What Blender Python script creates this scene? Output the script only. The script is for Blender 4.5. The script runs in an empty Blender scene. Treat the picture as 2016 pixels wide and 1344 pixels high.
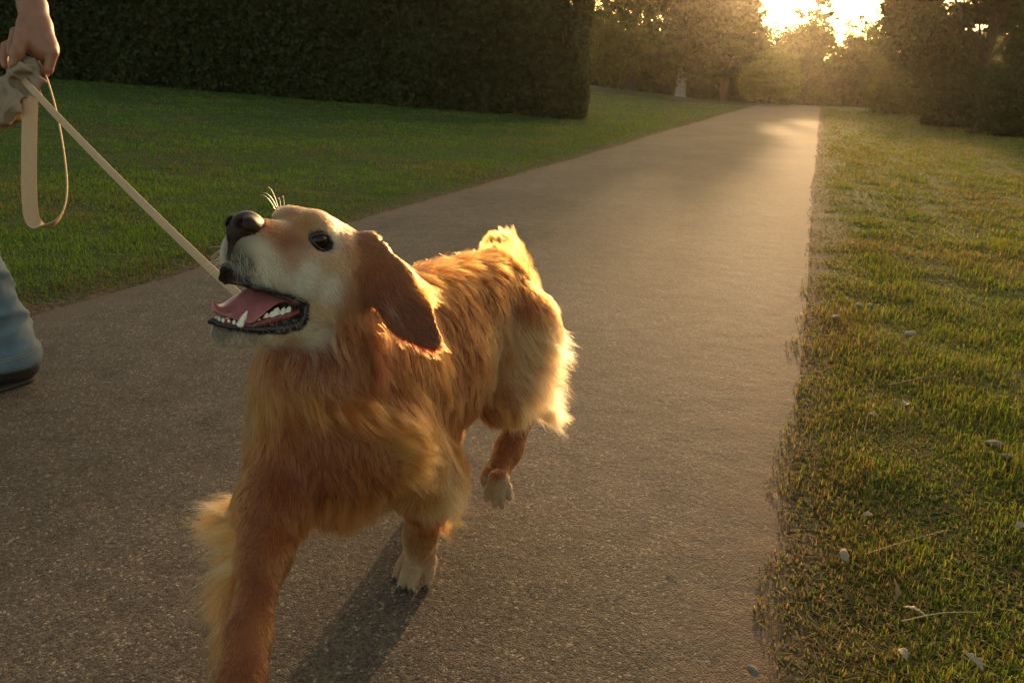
import bpy, bmesh, math, random
import numpy as np
from mathutils import Vector, Matrix
from math import sin, cos, radians, pi

scene = bpy.context.scene
rng = np.random.default_rng(7)
# ------------------------------------------------------------------ camera
F, EYE = 1500.0, 0.95                       # focal length in photo pixels (2016 wide), eye height
PITCH, ROLL = radians(19.2214), radians(2.0)
_r0, _u0 = np.array([1, 0, 0.]), np.array([0, sin(PITCH), cos(PITCH)])
FWD = np.array([0, cos(PITCH), -sin(PITCH)])
RIGHT = cos(ROLL) * _r0 + sin(ROLL) * _u0
UP = -sin(ROLL) * _r0 + cos(ROLL) * _u0
CAM = np.array([0, 0, EYE])
cam = bpy.data.cameras.new('camera')
cam.sensor_width = 36.0
cam.lens = F / 2016 * 36
cam.clip_start, cam.clip_end = 0.05, 2000
cam.dof.use_dof = True
cam.dof.focus_distance = 1.15
cam.dof.aperture_fstop = 13
camo = bpy.data.objects.new('camera', cam)
scene.collection.objects.link(camo)
M = Matrix(((RIGHT[0], UP[0], -FWD[0], CAM[0]), (RIGHT[1], UP[1], -FWD[1], CAM[1]), (RIGHT[2], UP[2], -FWD[2], CAM[2]), (0, 0, 0, 1)))
camo.matrix_world = M
scene.camera = camo
def at(px, py, d):
    return CAM + d * ((px - 1008) / F * RIGHT - (py - 672) / F * UP + FWD)
def proj(P):
    q = np.asarray(P) - CAM; d = q @ FWD
    return np.stack([1008 + F * (q @ RIGHT) / d, 672 - F * (q @ UP) / d, d], -1)
# ------------------------------------------------------------------ sky, sun, exposure
SUN_AZ, SUN_EL = radians(15.6), radians(7.4)
world = bpy.data.worlds.new('World'); scene.world = world; world.use_nodes = True
nt = world.node_tree; bg = nt.nodes['Background']
sky = nt.nodes.new('ShaderNodeTexSky'); sky.sky_type = 'NISHITA'; sky.sun_disc = False
sky.sun_elevation = SUN_EL; sky.sun_rotation = SUN_AZ; sky.air_density = 1.0; sky.dust_density = 3.0; sky.ozone_density = 1.0
tint = nt.nodes.new('ShaderNodeMix'); tint.data_type = 'RGBA'; tint.blend_type = 'MULTIPLY'; tint.inputs[0].default_value = 1.0
tint.inputs[7].default_value = (1.0, .885, .67, 1)
nt.links.new(sky.outputs[0], tint.inputs[6]); nt.links.new(tint.outputs[2], bg.inputs['Color'])
bg.inputs['Strength'].default_value = .14
sun = bpy.data.lights.new('sun', 'SUN'); sun.energy = 2.3; sun.angle = radians(1.0); sun.color = (1.0, .62, .30)
suno = bpy.data.objects.new('sun', sun); scene.collection.objects.link(suno)
suno.rotation_euler = Vector((sin(SUN_AZ) * cos(SUN_EL), cos(SUN_AZ) * cos(SUN_EL), sin(SUN_EL))).to_track_quat('Z', 'Y').to_euler()
vs = scene.view_settings; vs.view_transform = 'Standard'; vs.look = 'None'; vs.exposure = 1.7; vs.gamma = 1.0
scene.cycles.max_bounces = 8; scene.cycles.transmission_bounces = 8; scene.cycles.volume_bounces = 0; scene.cycles.transparent_max_bounces = 8
scene.cycles.use_light_tree = False
scene.cycles.volume_step_rate = 1.0
# ------------------------------------------------------------------ signed-distance modelling kit
def unit(v):
    v = np.asarray(v, float); return v / (np.linalg.norm(v) + 1e-12)
class Field:
    """a grid of distances; shapes are blended in and the zero surface is meshed as one skin"""
    def __init__(s, lo, hi, h):
        s.lo = np.array(lo, float); s.h = h
        s.n = np.ceil((np.array(hi) - s.lo) / h).astype(int) + 1
        s.d = np.full(s.n, 0.5, np.float32)
    def _box(s, lo, hi):
        a = np.clip(np.floor((np.array(lo) - s.lo) / s.h).astype(int), 0, s.n)
        b = np.clip(np.ceil((np.array(hi) - s.lo) / s.h).astype(int) + 1, 0, s.n)
        if np.any(b <= a): return None
        sl = tuple(slice(i, j) for i, j in zip(a, b))
        ax = [(s.lo[i] + s.h * np.arange(a[i], b[i])).astype(np.float32) for i in range(3)]
        return sl, np.stack(np.meshgrid(*ax, indexing='ij'), -1)
    def _mix(s, sl, dp, k, sub):
        d = s.d[sl]
        if sub:
            hh = np.clip(0.5 - 0.5 * (d + dp) / k, 0, 1)
            s.d[sl] = d * (1 - hh) - dp * hh + k * hh * (1 - hh)
        else:
            hh = np.clip(0.5 + 0.5 * (d - dp) / k, 0, 1)
            s.d[sl] = d * (1 - hh) + dp * hh - k * hh * (1 - hh)
    def cone(s, a, b, ra, rb, k=0.02, sub=False, flat=None):
        """tapered capsule; flat=(normal, factor) squashes it along normal"""
        a = np.array(a, float); b = np.array(b, float); m = max(ra, rb) + k + 2 * s.h
        r = s._box(np.minimum(a, b) - m, np.maximum(a, b) + m)
        if r is None: return
        sl, P = r
        ab = b - a; L2 = ab @ ab + 1e-12
        v = P - a.astype(np.float32)
        t = np.clip(v @ (ab / L2).astype(np.float32), 0, 1)
        q = v - t[..., None] * ab.astype(np.float32)
        rad = ra + (rb - ra) * t
        if flat is not None:
            n = unit(flat[0]).astype(np.float32); f = flat[1]
            c = q @ n
            L = np.sqrt(np.maximum((q * q).sum(-1) + (f * f - 1) * c * c, 1e-12))
            g = np.sqrt(np.maximum((q * q).sum(-1) + (f ** 4 - 1) * c * c, 1e-12)) / L
            dp = (L - rad) / g
        else:
            dp = np.sqrt((q * q).sum(-1)) - rad
        s._mix(sl, dp, k, sub)
    def ell(s, c, r, R=None, k=0.02, sub=False):
        """ellipsoid, columns of R are its axes"""
        c = np.array(c, float); r = np.array(r, float); m = r.max() + k + 2 * s.h
        b = s._box(c - m, c + m)
        if b is None: return
        sl, P = b
        q = P - c.astype(np.float32)
        if R is not None: q = q @ np.asarray(R, np.float32)
        k0 = np.sqrt(((q / r.astype(np.float32)) ** 2).sum(-1)) + 1e-6
        k1 = np.sqrt(((q / (r * r).astype(np.float32)) ** 2).sum(-1)) + 1e-6
        s._mix(sl, k0 * (k0 - 1) / k1, k, sub)
    def chain(s, pts, rad, k=0.02, sub=False, flat=None):
        for i in range(len(pts) - 1): s.cone(pts[i], pts[i + 1], rad[i], rad[i + 1], k, sub, flat)
    def mesh(s, smooth=1):
        """surface nets"""
        d = s.d; n = s.n - 1
        ins = d < 0
        cnt = np.zeros(n, np.int8)
        for i in (0, 1):
            for j in (0, 1):
                for k in (0, 1): cnt += ins[i:n[0] + i, j:n[1] + j, k:n[2] + k]
        act = (cnt > 0) & (cnt < 8)
        idx = np.full(n, -1, np.int64); ids = np.argwhere(act); idx[act] = np.arange(len(ids))
        acc = np.zeros((len(ids), 3)); num = np.zeros(len(ids))
        C8 = [(i, j, k) for i in (0, 1) for j in (0, 1) for k in (0, 1)]
        for A in C8:
            for ax in range(3):
                if A[ax]: continue
                B = list(A); B[ax] = 1
                da = d[ids[:, 0] + A[0], ids[:, 1] + A[1], ids[:, 2] + A[2]]
                db = d[ids[:, 0] + B[0], ids[:, 1] + B[1], ids[:, 2] + B[2]]
                m = (da < 0) != (db < 0)
                t = np.where(m, da / (da - db + 1e-20), 0)
                p = np.tile(np.array(A, float), (len(ids), 1)); p[:, ax] += t
                acc[m] += p[m]; num[m] += 1
        V = (ids + acc / num[:, None]) * s.h + s.lo
        quads = []
        for ax in range(3):
            o1, o2 = [(1, 2), (2, 0), (0, 1)][ax]
            sl0 = [slice(0, None)] * 3; sl1 = [slice(0, None)] * 3
            sl0[ax] = slice(0, -1); sl1[ax] = slice(1, None)
            e = ins[tuple(sl0)] != ins[tuple(sl1)]
            P = np.argwhere(e)
            P = P[(P[:, o1] > 0) & (P[:, o2] > 0) & (P[:, o1] < n[o1]) & (P[:, o2] < n[o2])]
            def g(a, b):
                q = P.copy(); q[:, o1] -= a; q[:, o2] -= b
                return idx[q[:, 0], q[:, 1], q[:, 2]]
            Q = np.stack([g(1, 1), g(0, 1), g(0, 0), g(1, 0)], 1)
            fl = ins[P[:, 0], P[:, 1], P[:, 2]]
            Q[~fl] = Q[~fl][:, ::-1]
            quads.append(Q)
        Q = np.concatenate(quads); Q = Q[(Q >= 0).all(1)]
        for _ in range(smooth):
            acc = np.zeros_like(V); c = np.zeros(len(V))
            for i in range(4):
                a, b = Q[:, i], Q[:, (i + 1) % 4]
                for x in range(3):
                    acc[:, x] += np.bincount(a, V[b, x], len(V)) + np.bincount(b, V[a, x], len(V))
                c += np.bincount(a, minlength=len(V)) + np.bincount(b, minlength=len(V))
            V = 0.5 * V + 0.5 * acc / c[:, None]
        return V, Q
def np_mesh(name, V, Fc, smooth=True):
    """Fc: (n,3) or (n,4) index array"""
    me = bpy.data.meshes.new(name)
    V = np.asarray(V, np.float32); Fc = np.asarray(Fc, np.int32); k = Fc.shape[1]
    me.vertices.add(len(V)); me.vertices.foreach_set('co', V.ravel())
    me.loops.add(Fc.size); me.loops.foreach_set('vertex_index', Fc.ravel())
    me.polygons.add(len(Fc)); me.polygons.foreach_set('loop_start', np.arange(len(Fc), dtype=np.int32) * k)
    me.update(calc_edges=True)
    me.polygons.foreach_set('use_smooth', np.full(len(Fc), smooth))
    return me
def link(name, me, mat=None, parent=None):
    o = bpy.data.objects.new(name, me); scene.collection.objects.link(o)
    if mat: me.materials.append(mat)
    if parent: o.parent = parent
    return o
def tag(o, label=None, cat=None, group=None, kind=None):
    if label: o['label'] = label
    if cat: o['category'] = cat
    if group: o['group'] = group
    if kind: o['kind'] = kind
    return o
def v_attr(me, name, col):
    a = me.color_attributes.new(name, 'FLOAT_COLOR', 'POINT')
    c = np.ones((len(me.vertices), 4), np.float32); c[:, :3] = col
    a.data.foreach_set('color', c.ravel())
# ------------------------------------------------------------------ materials
def mat(name):
    m = bpy.data.materials.new(name); m.use_nodes = True
    return m, m.node_tree, m.node_tree.nodes['Principled BSDF']
def N(nt, t, **kw):
    n = nt.nodes.new(t)
    for k, v in kw.items():
        if k in n.inputs: n.inputs[k].default_value = v
        else: setattr(n, k, v)
    return n
def simple(name, col, rough=.5, noise=0, nscale=30, bump=0, **kw):
    m, nt, b = mat(name)
    b.inputs['Base Color'].default_value = (*col, 1); b.inputs['Roughness'].default_value = rough
    for k, v in kw.items(): b.inputs[k].default_value = v
    if noise or bump:
        tc = N(nt, 'ShaderNodeTexCoord'); nz = N(nt, 'ShaderNodeTexNoise', Scale=nscale, Detail=6.0)
        nt.links.new(tc.outputs['Object'], nz.inputs['Vector'])
        if noise:
            mx = N(nt, 'ShaderNodeMix', data_type='RGBA', blend_type='MULTIPLY'); mx.inputs[0].default_value = 1
            mx.inputs[6].default_value = (*col, 1)
            mr = N(nt, 'ShaderNodeMapRange'); mr.inputs[1].default_value = .3; mr.inputs[2].default_value = .7
            mr.inputs[3].default_value = 1 - noise; mr.inputs[4].default_value = 1 + noise
            nt.links.new(nz.outputs[0], mr.inputs[0]); nt.links.new(mr.outputs[0], mx.inputs[7]); nt.links.new(mx.outputs[2], b.inputs['Base Color'])
        if bump:
            bp = N(nt, 'ShaderNodeBump', Strength=1.0, Distance=bump)
            nt.links.new(nz.outputs[0], bp.inputs['Height']); nt.links.new(bp.outputs[0], b.inputs['Normal'])
    return m
def nrm(v): return v / (np.linalg.norm(v, axis=-1, keepdims=True) + 1e-12)
# ------------------------------------------------------------------ terrain, path, grass
YAW = radians(20.44)
def st(x, y): return x * sin(YAW) + y * cos(YAW), x * cos(YAW) - y * sin(YAW)      # along the path, to its right
def xy(s, t): return s * sin(YAW) + t * cos(YAW), s * cos(YAW) - t * sin(YAW)
PL, PR = -2.75, .06                                                                 # path edges
def smooth(e0, e1, v): 
    u = np.clip((v - e0) / (e1 - e0), 0, 1); return u * u * (3 - 2 * u)
def gz(x, y):
    x = np.asarray(x, float); y = np.asarray(y, float)
    s, t = st(x, y)
    L = np.maximum(0, -t - 4.2)
    z = .052 * L * L / (L + 2.5) * (1 + .75 * smooth(22, 48, s))
    z = z - .0042 * np.maximum(0, s - 42) ** 2 / (1 + .02 * np.maximum(0, s - 42))
    off = smooth(0.04, .30, np.maximum(t - PR, PL - t))
    z = z + off * (.018 + .006 * np.sin(x * 2.1 + 1) * np.cos(y * 1.7) + .004 * np.sin(x * 6.1 + y * 4.3))
    z = z + .03 * smooth(1, 12, np.maximum(t - PR, 0)) * np.sin(x * .5) * np.cos(y * .37)
    return z
sv = np.concatenate([np.arange(-3, 8, .12), np.arange(8, 20, .35), np.arange(20, 60, 1.0), np.arange(60, 171, 5)])
half = np.concatenate([np.arange(0, .4, .05), np.arange(.4, 6, .15), np.arange(6, 20, .6), np.arange(20, 121, 4)])
tv = np.concatenate([PL - half[::-1], np.linspace(PL, PR, 9)[1:-1], PR + half])
SS, TT = np.meshgrid(sv, tv, indexing='ij'); XX, YY = xy(SS, TT)
ins_ = (TT > PL - .01) & (TT < PR + .01)
ZZ = gz(XX, YY) - np.where(ins_, .004, 0)
ni, nj = SS.shape; ii = (np.arange(ni - 1)[:, None] * nj + np.arange(nj - 1)[None]).ravel()
me = np_mesh('ground', np.stack([XX.ravel(), YY.ravel(), ZZ.ravel()], 1), np.stack([ii, ii + nj, ii + nj + 1, ii + 1], 1)[:, ::-1])
a = me.attributes.new('side', 'FLOAT', 'POINT'); a.data.foreach_set('value', TT.ravel().astype(np.float32))
mg, nt, b = mat('lawn_soil'); L = nt.links
tc = N(nt, 'ShaderNodeTexCoord'); sd_ = N(nt, 'ShaderNodeAttribute', attribute_name='side')
n1_ = N(nt, 'ShaderNodeTexNoise', Scale=1.1, Detail=8.0); n2_ = N(nt, 'ShaderNodeTexNoise', Scale=38.0, Detail=8.0); n3_ = N(nt, 'ShaderNodeTexNoise', Scale=6.0, Detail=5.0)
for n in (n1_, n2_, n3_): L.new(tc.outputs['Object'], n.inputs['Vector'])
cr = N(nt, 'ShaderNodeValToRGB'); cr.color_ramp.elements[0].position = .38; cr.color_ramp.elements[0].color = (.030, .052, .010, 1)
cr.color_ramp.elements[1].position = .66; cr.color_ramp.elements[1].color = (.060, .064, .020, 1)
L.new(n1_.outputs[0], cr.inputs[0])
cr2 = N(nt, 'ShaderNodeValToRGB'); cr2.color_ramp.elements[0].color = (.35, .35, .35, 1); cr2.color_ramp.elements[1].color = (1.6, 1.6, 1.6, 1)
cr2.color_ramp.elements[0].position = .3; cr2.color_ramp.elements[1].position = .7; L.new(n2_.outputs[0], cr2.inputs[0])
mx = N(nt, 'ShaderNodeMix', data_type='RGBA', blend_type='MULTIPLY'); mx.inputs[0].default_value = 1; L.new(cr.outputs[0], mx.inputs[6]); L.new(cr2.outputs[0], mx.inputs[7])
# bare soil along the path edge
def M_(op, a, b=None, c=None):
    n = N(nt, 'ShaderNodeMath', operation=op)
    for i, v in enumerate((a, b, c)):
        if v is None: continue
        if isinstance(v, (int, float)): n.inputs[i].default_value = v
        else: L.new(v, n.inputs[i])
    return n.outputs[0]
mid_t, hw_ = (PL + PR) / 2, (PR - PL) / 2
dist = M_('SUBTRACT', M_('ABSOLUTE', M_('SUBTRACT', sd_.outputs['Fac'], mid_t)), hw_)
dist = M_('ADD', dist, M_('MULTIPLY', M_('SUBTRACT', n3_.outputs[0], .5), .5))
msk = N(nt, 'ShaderNodeMapRange'); L.new(dist, msk.inputs[0]); msk.inputs[1].default_value = .16; msk.inputs[2].default_value = -.02
mx2 = N(nt, 'ShaderNodeMix', data_type='RGBA'); L.new(msk.outputs[0], mx2.inputs[0]); L.new(mx.outputs[2], mx2.inputs[6])
soil = N(nt, 'ShaderNodeMix', data_type='RGBA', blend_type='MULTIPLY'); soil.inputs[0].default_value = 1; soil.inputs[6].default_value = (.105, .066, .042, 1); L.new(cr2.outputs[0], soil.inputs[7]); L.new(soil.outputs[2], mx2.inputs[7])
L.new(mx2.outputs[2], b.inputs['Base Color']); b.inputs['Roughness'].default_value = .95; b.inputs['Specular IOR Level'].default_value = .15
bp = N(nt, 'ShaderNodeBump', Strength=1.0, Distance=.02); L.new(n2_.outputs[0], bp.inputs['Height']); L.new(bp.outputs[0], b.inputs['Normal'])
tag(link('ground', me, mg), kind='structure')
# path
rp = np.random.default_rng(3)
ps = np.concatenate([np.arange(-3, 14, .035), np.arange(14, 30, .12), np.arange(30, 120, .6)])
def edge_noise(s, ph): return .016 * np.sin(s * 2.1 + ph) + .006 * np.sin(s * 6.7 + 2 * ph) + .003 * np.sin(s * 19 + ph) + .04 * np.sin(s * .6 + ph)
cols = np.linspace(0, 1, 15)
e0 = PL - .02 + edge_noise(ps, 1.3) + rp.normal(size=len(ps)) * .002; e1 = PR + .015 + .5 * edge_noise(ps, 6.0) + rp.normal(size=len(ps)) * .002
pt = e0[:, None] * (1 - cols) + e1[:, None] * cols
PX, PY = xy(ps[:, None] + 0 * pt, pt)
PZ = gz(PX, PY) * 0 + (-.0042 * np.maximum(0, ps - 42) ** 2 / (1 + .02 * np.maximum(0, ps - 42)))[:, None] + np.where((cols == 0) | (cols == 1), -.003, .004)[None]
ni, nj = PX.shape; ii = (np.arange(ni - 1)[:, None] * nj + np.arange(nj - 1)[None]).ravel()
me = np_mesh('path', np.stack([PX.ravel(), PY.ravel(), PZ.ravel()], 1), np.stack([ii, ii + nj, ii + nj + 1, ii + 1], 1)[:, ::-1])
a = me.attributes.new('side', 'FLOAT', 'POINT'); a.data.foreach_set('value', pt.ravel().astype(np.float32))
mp_, nt, b = mat('worn_asphalt'); L = nt.links
tc = N(nt, 'ShaderNodeTexCoord')
vo = N(nt, 'ShaderNodeTexVoronoi', Scale=250.0); v2 = N(nt, 'ShaderNodeTexVoronoi', Scale=70.0); big = N(nt, 'ShaderNodeTexNoise', Scale=.9, Detail=9.0, Roughness=.6); med = N(nt, 'ShaderNodeTexNoise', Scale=9.0, Detail=7.0); fine = N(nt, 'ShaderNodeTexNoise', Scale=420.0, Detail=3.0)
wrp = N(nt, 'ShaderNodeTexNoise', Scale=120.0, Detail=2.0); L.new(tc.outputs['Object'], wrp.inputs['Vector'])
vm = N(nt, 'ShaderNodeVectorMath', operation='MULTIPLY_ADD'); L.new(wrp.outputs['Color'], vm.inputs[0]); vm.inputs[1].default_value = (.006, .006, .006); L.new(tc.outputs['Object'], vm.inputs[2])
for n in (vo, v2): L.new(vm.outputs[0], n.inputs['Vector'])
for n in (big, med, fine): L.new(tc.outputs['Object'], n.inputs['Vector'])
c1 = N(nt, 'ShaderNodeValToRGB'); e = c1.color_ramp.elements; e[0].position = .0; e[0].color = (.045, .035, .027, 1); e[1].position = 1; e[1].color = (.32, .26, .185, 1)
e2 = c1.color_ramp.elements.new(.55); e2.color = (.098, .076, .056, 1); e3 = c1.color_ramp.elements.new(.93); e3.color = (.140, .108, .078, 1)
sx = N(nt, 'ShaderNodeSeparateColor'); L.new(vo.outputs['Color'], sx.inputs[0]); L.new(sx.outputs[0], c1.inputs[0])
c2 = N(nt, 'ShaderNodeValToRGB'); e = c2.color_ramp.elements; e[0].position = .34; e[0].color = (.70, .70, .70, 1); e[1].position = .68; e[1].color = (1.22, 1.19, 1.15, 1); L.new(big.outputs[0], c2.inputs[0])
c3 = N(nt, 'ShaderNodeValToRGB'); e = c3.color_ramp.elements; e[0].position = .27; e[0].color = (.66, .65, .65, 1); e9 = e.new(.38); e9.color = (.94, .94, .94, 1); e = [e[0], e[-1]]; e[1].position = .7; e[1].color = (1.15, 1.15, 1.15, 1); L.new(med.outputs[0], c3.inputs[0])
m1 = N(nt, 'ShaderNodeMix', data_type='RGBA', blend_type='MULTIPLY'); m1.inputs[0].default_value = 1; L.new(c1.outputs[0], m1.inputs[6]); L.new(c2.outputs[0], m1.inputs[7])
m2 = N(nt, 'ShaderNodeMix', data_type='RGBA', blend_type='MULTIPLY'); m2.inputs[0].default_value = 1; L.new(m1.outputs[2], m2.inputs[6]); L.new(c3.outputs[0], m2.inputs[7])
sd_ = N(nt, 'ShaderNodeAttribute', attribute_name='side')
dist = M_('ADD', M_('SUBTRACT', M_('ABSOLUTE', M_('SUBTRACT', sd_.outputs['Fac'], mid_t)), hw_), M_('ADD', M_('MULTIPLY', M_('SUBTRACT', med.outputs[0], .5), .5), M_('MULTIPLY', M_('SUBTRACT', fine.outputs[0], .5), .25)))
dm = N(nt, 'ShaderNodeMapRange'); L.new(dist, dm.inputs[0]); dm.inputs[1].default_value = -.20; dm.inputs[2].default_value = .04; dm.inputs[4].default_value = .9
dmx = N(nt, 'ShaderNodeMix', data_type='RGBA'); L.new(dm.outputs[0], dmx.inputs[0]); L.new(m2.outputs[2], dmx.inputs[6]); dmx.inputs[7].default_value = (.115, .072, .044, 1)
L.new(dmx.outputs[2], b.inputs['Base Color']); b.inputs['Roughness'].default_value = .85; b.inputs['Specular IOR Level'].default_value = .22
dd = M_('ADD', M_('MULTIPLY', M_('SUBTRACT', 1, vo.outputs['Distance']), 1.0), M_('ADD', M_('MULTIPLY', M_('SUBTRACT', 1, v2.outputs['Distance']), .8), M_('MULTIPLY', fine.outputs[0], .2)))
bp = N(nt, 'ShaderNodeBump', Strength=1.0, Distance=.0008); L.new(dd, bp.inputs['Height'])
bp2 = N(nt, 'ShaderNodeBump', Strength=1.0, Distance=.004); L.new(med.outputs[0], bp2.inputs['Height']); L.new(bp.outputs[0], bp2.inputs['Normal'])
L.new(bp2.outputs[0], b.inputs['Normal'])
tag(link('path', me, mp_), kind='structure')
# grass
mgr = bpy.data.materials.new('grass_blade'); mgr.use_nodes = True; nt = mgr.node_tree; nt.nodes.clear(); L = nt.links
def leafmat(nt, attr, trans, gloss=.0):
    L = nt.links
    o = N(nt, 'ShaderNodeOutputMaterial'); at_ = N(nt, 'ShaderNodeAttribute', attribute_name=attr)
    df = N(nt, 'ShaderNodeBsdfDiffuse'); tr = N(nt, 'ShaderNodeBsdfTranslucent'); ms = N(nt, 'ShaderNodeMixShader'); ms.inputs[0].default_value = trans
    L.new(at_.outputs['Color'], df.inputs[0])
    mm = N(nt, 'ShaderNodeMix', data_type='RGBA', blend_type='MULTIPLY'); mm.inputs[0].default_value = 1; mm.inputs[7].default_value = (1.5, 1.45, .6, 1)
    L.new(at_.outputs['Color'], mm.inputs[6]); L.new(mm.outputs[2], tr.inputs[0])
    L.new(df.outputs[0], ms.inputs[1]); L.new(tr.outputs[0], ms.inputs[2]); last = ms
    if gloss:
        gl = N(nt, 'ShaderNodeBsdfGlossy'); gl.inputs['Roughness'].default_value = .45; gl.inputs[0].default_value = (.6, .6, .5, 1)
        m3 = N(nt, 'ShaderNodeMixShader'); m3.inputs[0].default_value = gloss; L.new(ms.outputs[0], m3.inputs[1]); L.new(gl.outputs[0], m3.inputs[2]); last = m3
    L.new(last.outputs[0], o.inputs['Surface'])
leafmat(nt, 'tone', .45, .02)
def n2d(x, y, sc, seed):
    r = np.random.default_rng(seed); o = np.zeros(len(x))
    for i in range(7):
        a = r.uniform(0, 6.28); k = sc * r.uniform(.6, 1.8); o += np.sin(k * (x * cos(a) + y * sin(a)) + r.uniform(0, 6.28))
    return o / 7 ** .5
rg = np.random.default_rng(11)
def scatter(n_tot, rmin, rmax, az0, az1, dmax, rk):
    """points on the lawns, density dmax*(rk/r)^2 beyond rk"""
    u = rg.random(n_tot); 
    rr = np.exp(np.log(rmin) + u * (np.log(rmax) - np.log(rmin)))      # ~1/r density in r => 1/r^2 per area
    keep = rg.random(n_tot) < np.minimum(1, (rr / rk) ** 2)
    rr = rr[keep]; az = rg.uniform(az0, az1, len(rr)); return rr * np.sin(az), rr * np.cos(az), rr
gx, gy, gr = scatter(1100000, .9, 38, radians(-74), radians(54), 0, 1.7)
s_, t_ = st(gx, gy)
dist_ = np.maximum(t_ - PR, PL - t_)
edge = dist_ + .005 + .03 * n2d(gx, gy, 9, 4) + .018 * n2d(gx, gy, 30, 5)
keep = (edge > .0) & (rg.random(len(gx)) < smooth(-.02, .22, edge) * .82 + .18)
thin = n2d(gx, gy, 5, 9) + .6 * n2d(gx, gy, 17, 10)
keep &= rg.random(len(gx)) < np.clip(1.0 - .5 * smooth(.4, 1.6, thin), .15, 1)
gx, gy, gr, dist_, t_ = gx[keep], gy[keep], gr[keep], dist_[keep], t_[keep]; n = len(gx)
tuft = n2d(gx, gy, 14, 21); big_ = n2d(gx, gy, 1.6, 22); dry_n = n2d(gx, gy, 2.4, 23)
h = (.030 + .013 * np.clip(tuft, -1.2, 2.4) + .006 * big_) * rg.uniform(.55, 1.35, n) * np.where(t_ > 0, 1.12, .95)
h = np.clip(h * .9, .010, .08) * np.clip(.55 + dist_ * 1.2, .55, 1)
w = rg.uniform(.0011, .0021, n) * np.clip(gr / 3.6, .9, 7)
az = rg.uniform(0, 2 * pi, n); lean = np.abs(rg.normal(size=n)) * .55 + .12
dx, dy = np.cos(az), np.sin(az)
P0 = np.stack([gx, gy, gz(gx, gy) - .002], 1)
wv = np.stack([-dy, dx, 0 * dx], 1) * w[:, None]
up1 = np.stack([dx * lean * .35, dy * lean * .35, 1 - .05 * lean], 1) * h[:, None] * .5
up2 = np.stack([dx * lean * 1.1, dy * lean * 1.1, 1 - .45 * lean], 1) * h[:, None]
flat_ = rg.random(n) < np.where(t_ > 0, .16, .07)      # dead blades lying in the thatch
up1[flat_] = up1[flat_] * [1, 1, .25] + np.stack([dx, dy, 0 * dx], 1)[flat_] * .012; up2[flat_] = up2[flat_] * [1, 1, .15] + np.stack([dx, dy, 0 * dx], 1)[flat_] * .03; P0[flat_, 2] += .006
Vg = np.stack([P0 - wv, P0 + wv, P0 + up1 + wv * .8, P0 + up1 - wv * .8, P0 + up2], 1)
base = np.arange(n)[:, None] * 5
tri = np.concatenate([base + [0, 1, 2], base + [0, 2, 3], base + [3, 2, 4]], 0)
me = np_mesh('grass', Vg.reshape(-1, 3), tri)
G1, G2, DR, DR2 = np.array([.060, .125, .016]), np.array([.130, .185, .026]), np.array([.26, .19, .085]), np.array([.15, .095, .045])
u = np.clip(.5 + .25 * big_ + .2 * rg.normal(size=n), 0, 1)[:, None]; C = G1 * (1 - u) + G2 * u; C = np.where((t_ > 0)[:, None], C * [1.40, 1.08, 1.15], C * [1.25, 1.28, 1.1])
pd = np.clip(.08 + .42 * smooth(-.1, 1.3, dry_n) + .13 * (t_ > 0) + .38 * smooth(.38, .0, dist_), 0, .8)
isd = (rg.random(n) < pd) | flat_; v = rg.random((n, 1)); C[isd] = (DR * v + DR2 * (1 - v))[isd]
C *= rg.uniform(.7, 1.25, (n, 1))
v_attr(me, 'tone', np.repeat(C, 5, 0))
tag(link('grass', me, mgr), 'short lawn grass with dry patches on both sides of the path', 'grass', kind='stuff')
# ------------------------------------------------------------------ hedge and trees
def leaf_mesh(name, P, size, C, r, elong=1.6, upbias=0.):
    """one small bent leaf (two triangles) at every point"""
    n = len(P); nrm_ = nrm(r.normal(size=(n, 3)) + np.array([0, 0, upbias])); a = nrm(np.cross(nrm_, r.normal(size=(n, 3)))); b = np.cross(nrm_, a)
    s = (size * r.uniform(.6, 1.3, n))[:, None]
    V = np.stack([P - a * s * elong * .5, P + b * s * .5 + nrm_ * s * .1, P + a * s * elong * .5, P - b * s * .5 + nrm_ * s * .1], 1)
    me = np_mesh(name, V.reshape(-1, 3), np.arange(n * 4).reshape(-1, 4), smooth=False)
    v_attr(me, 'tone', np.repeat(C, 4, 0)); return me
m_leaf = bpy.data.materials.new('leaf'); m_leaf.use_nodes = True; m_leaf.node_tree.nodes.clear(); leafmat(m_leaf.node_tree, 'tone', .5, .03)
m_bark = simple('bark', (.075, .055, .04), .9, noise=.4, nscale=14, bump=.01)
m_pale = simple('pale_bark', (.34, .31, .28), .85, noise=.25, nscale=8, bump=.008)
def groundpt(px, py, d):
    p = at(px, py, d); return np.array([p[0], p[1], float(gz(p[0], p[1]))])
# the clipped hedge: a woody core inside a deep skin of leaves
A_ = at(1160, 223, 17.5)[:2]; Bv = unit(np.append(at(60, 140, 17.2)[:2] - A_, 0))[:2]
Dp = np.array([-Bv[1], Bv[0]]); Dp = Dp if Dp[1] > 0 else -Dp
HL, HH, HD = 26.0, 3.35, 2.2
core = bmesh.new()
def hedge_pt(u, v, z):   # along, depth, height
    p = A_ + Bv * u + Dp * v; return np.array([p[0], p[1], float(gz(*p)) + z])
nu = 24; prev = None
for i in range(nu + 1):
    u_ = .55 + (HL - .55) * i / nu
    ring = [core.verts.new(hedge_pt(u_, a, b)) for a, b in ((.35, -.1), (.35, HH - .7), (.9, HH - .45), (HD - .7, HH - .45), (HD - .28, HH - .45), (HD - .28, -.1))]
    if prev:
        for k in range(5): core.faces.new((prev[k], prev[k + 1], ring[k + 1], ring[k]))
    else: core.faces.new(ring)
    prev = ring
core.faces.new(prev[::-1])
me = bpy.data.meshes.new('branches'); core.to_mesh(me); core.free()
rh = np.random.default_rng(31)
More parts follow.
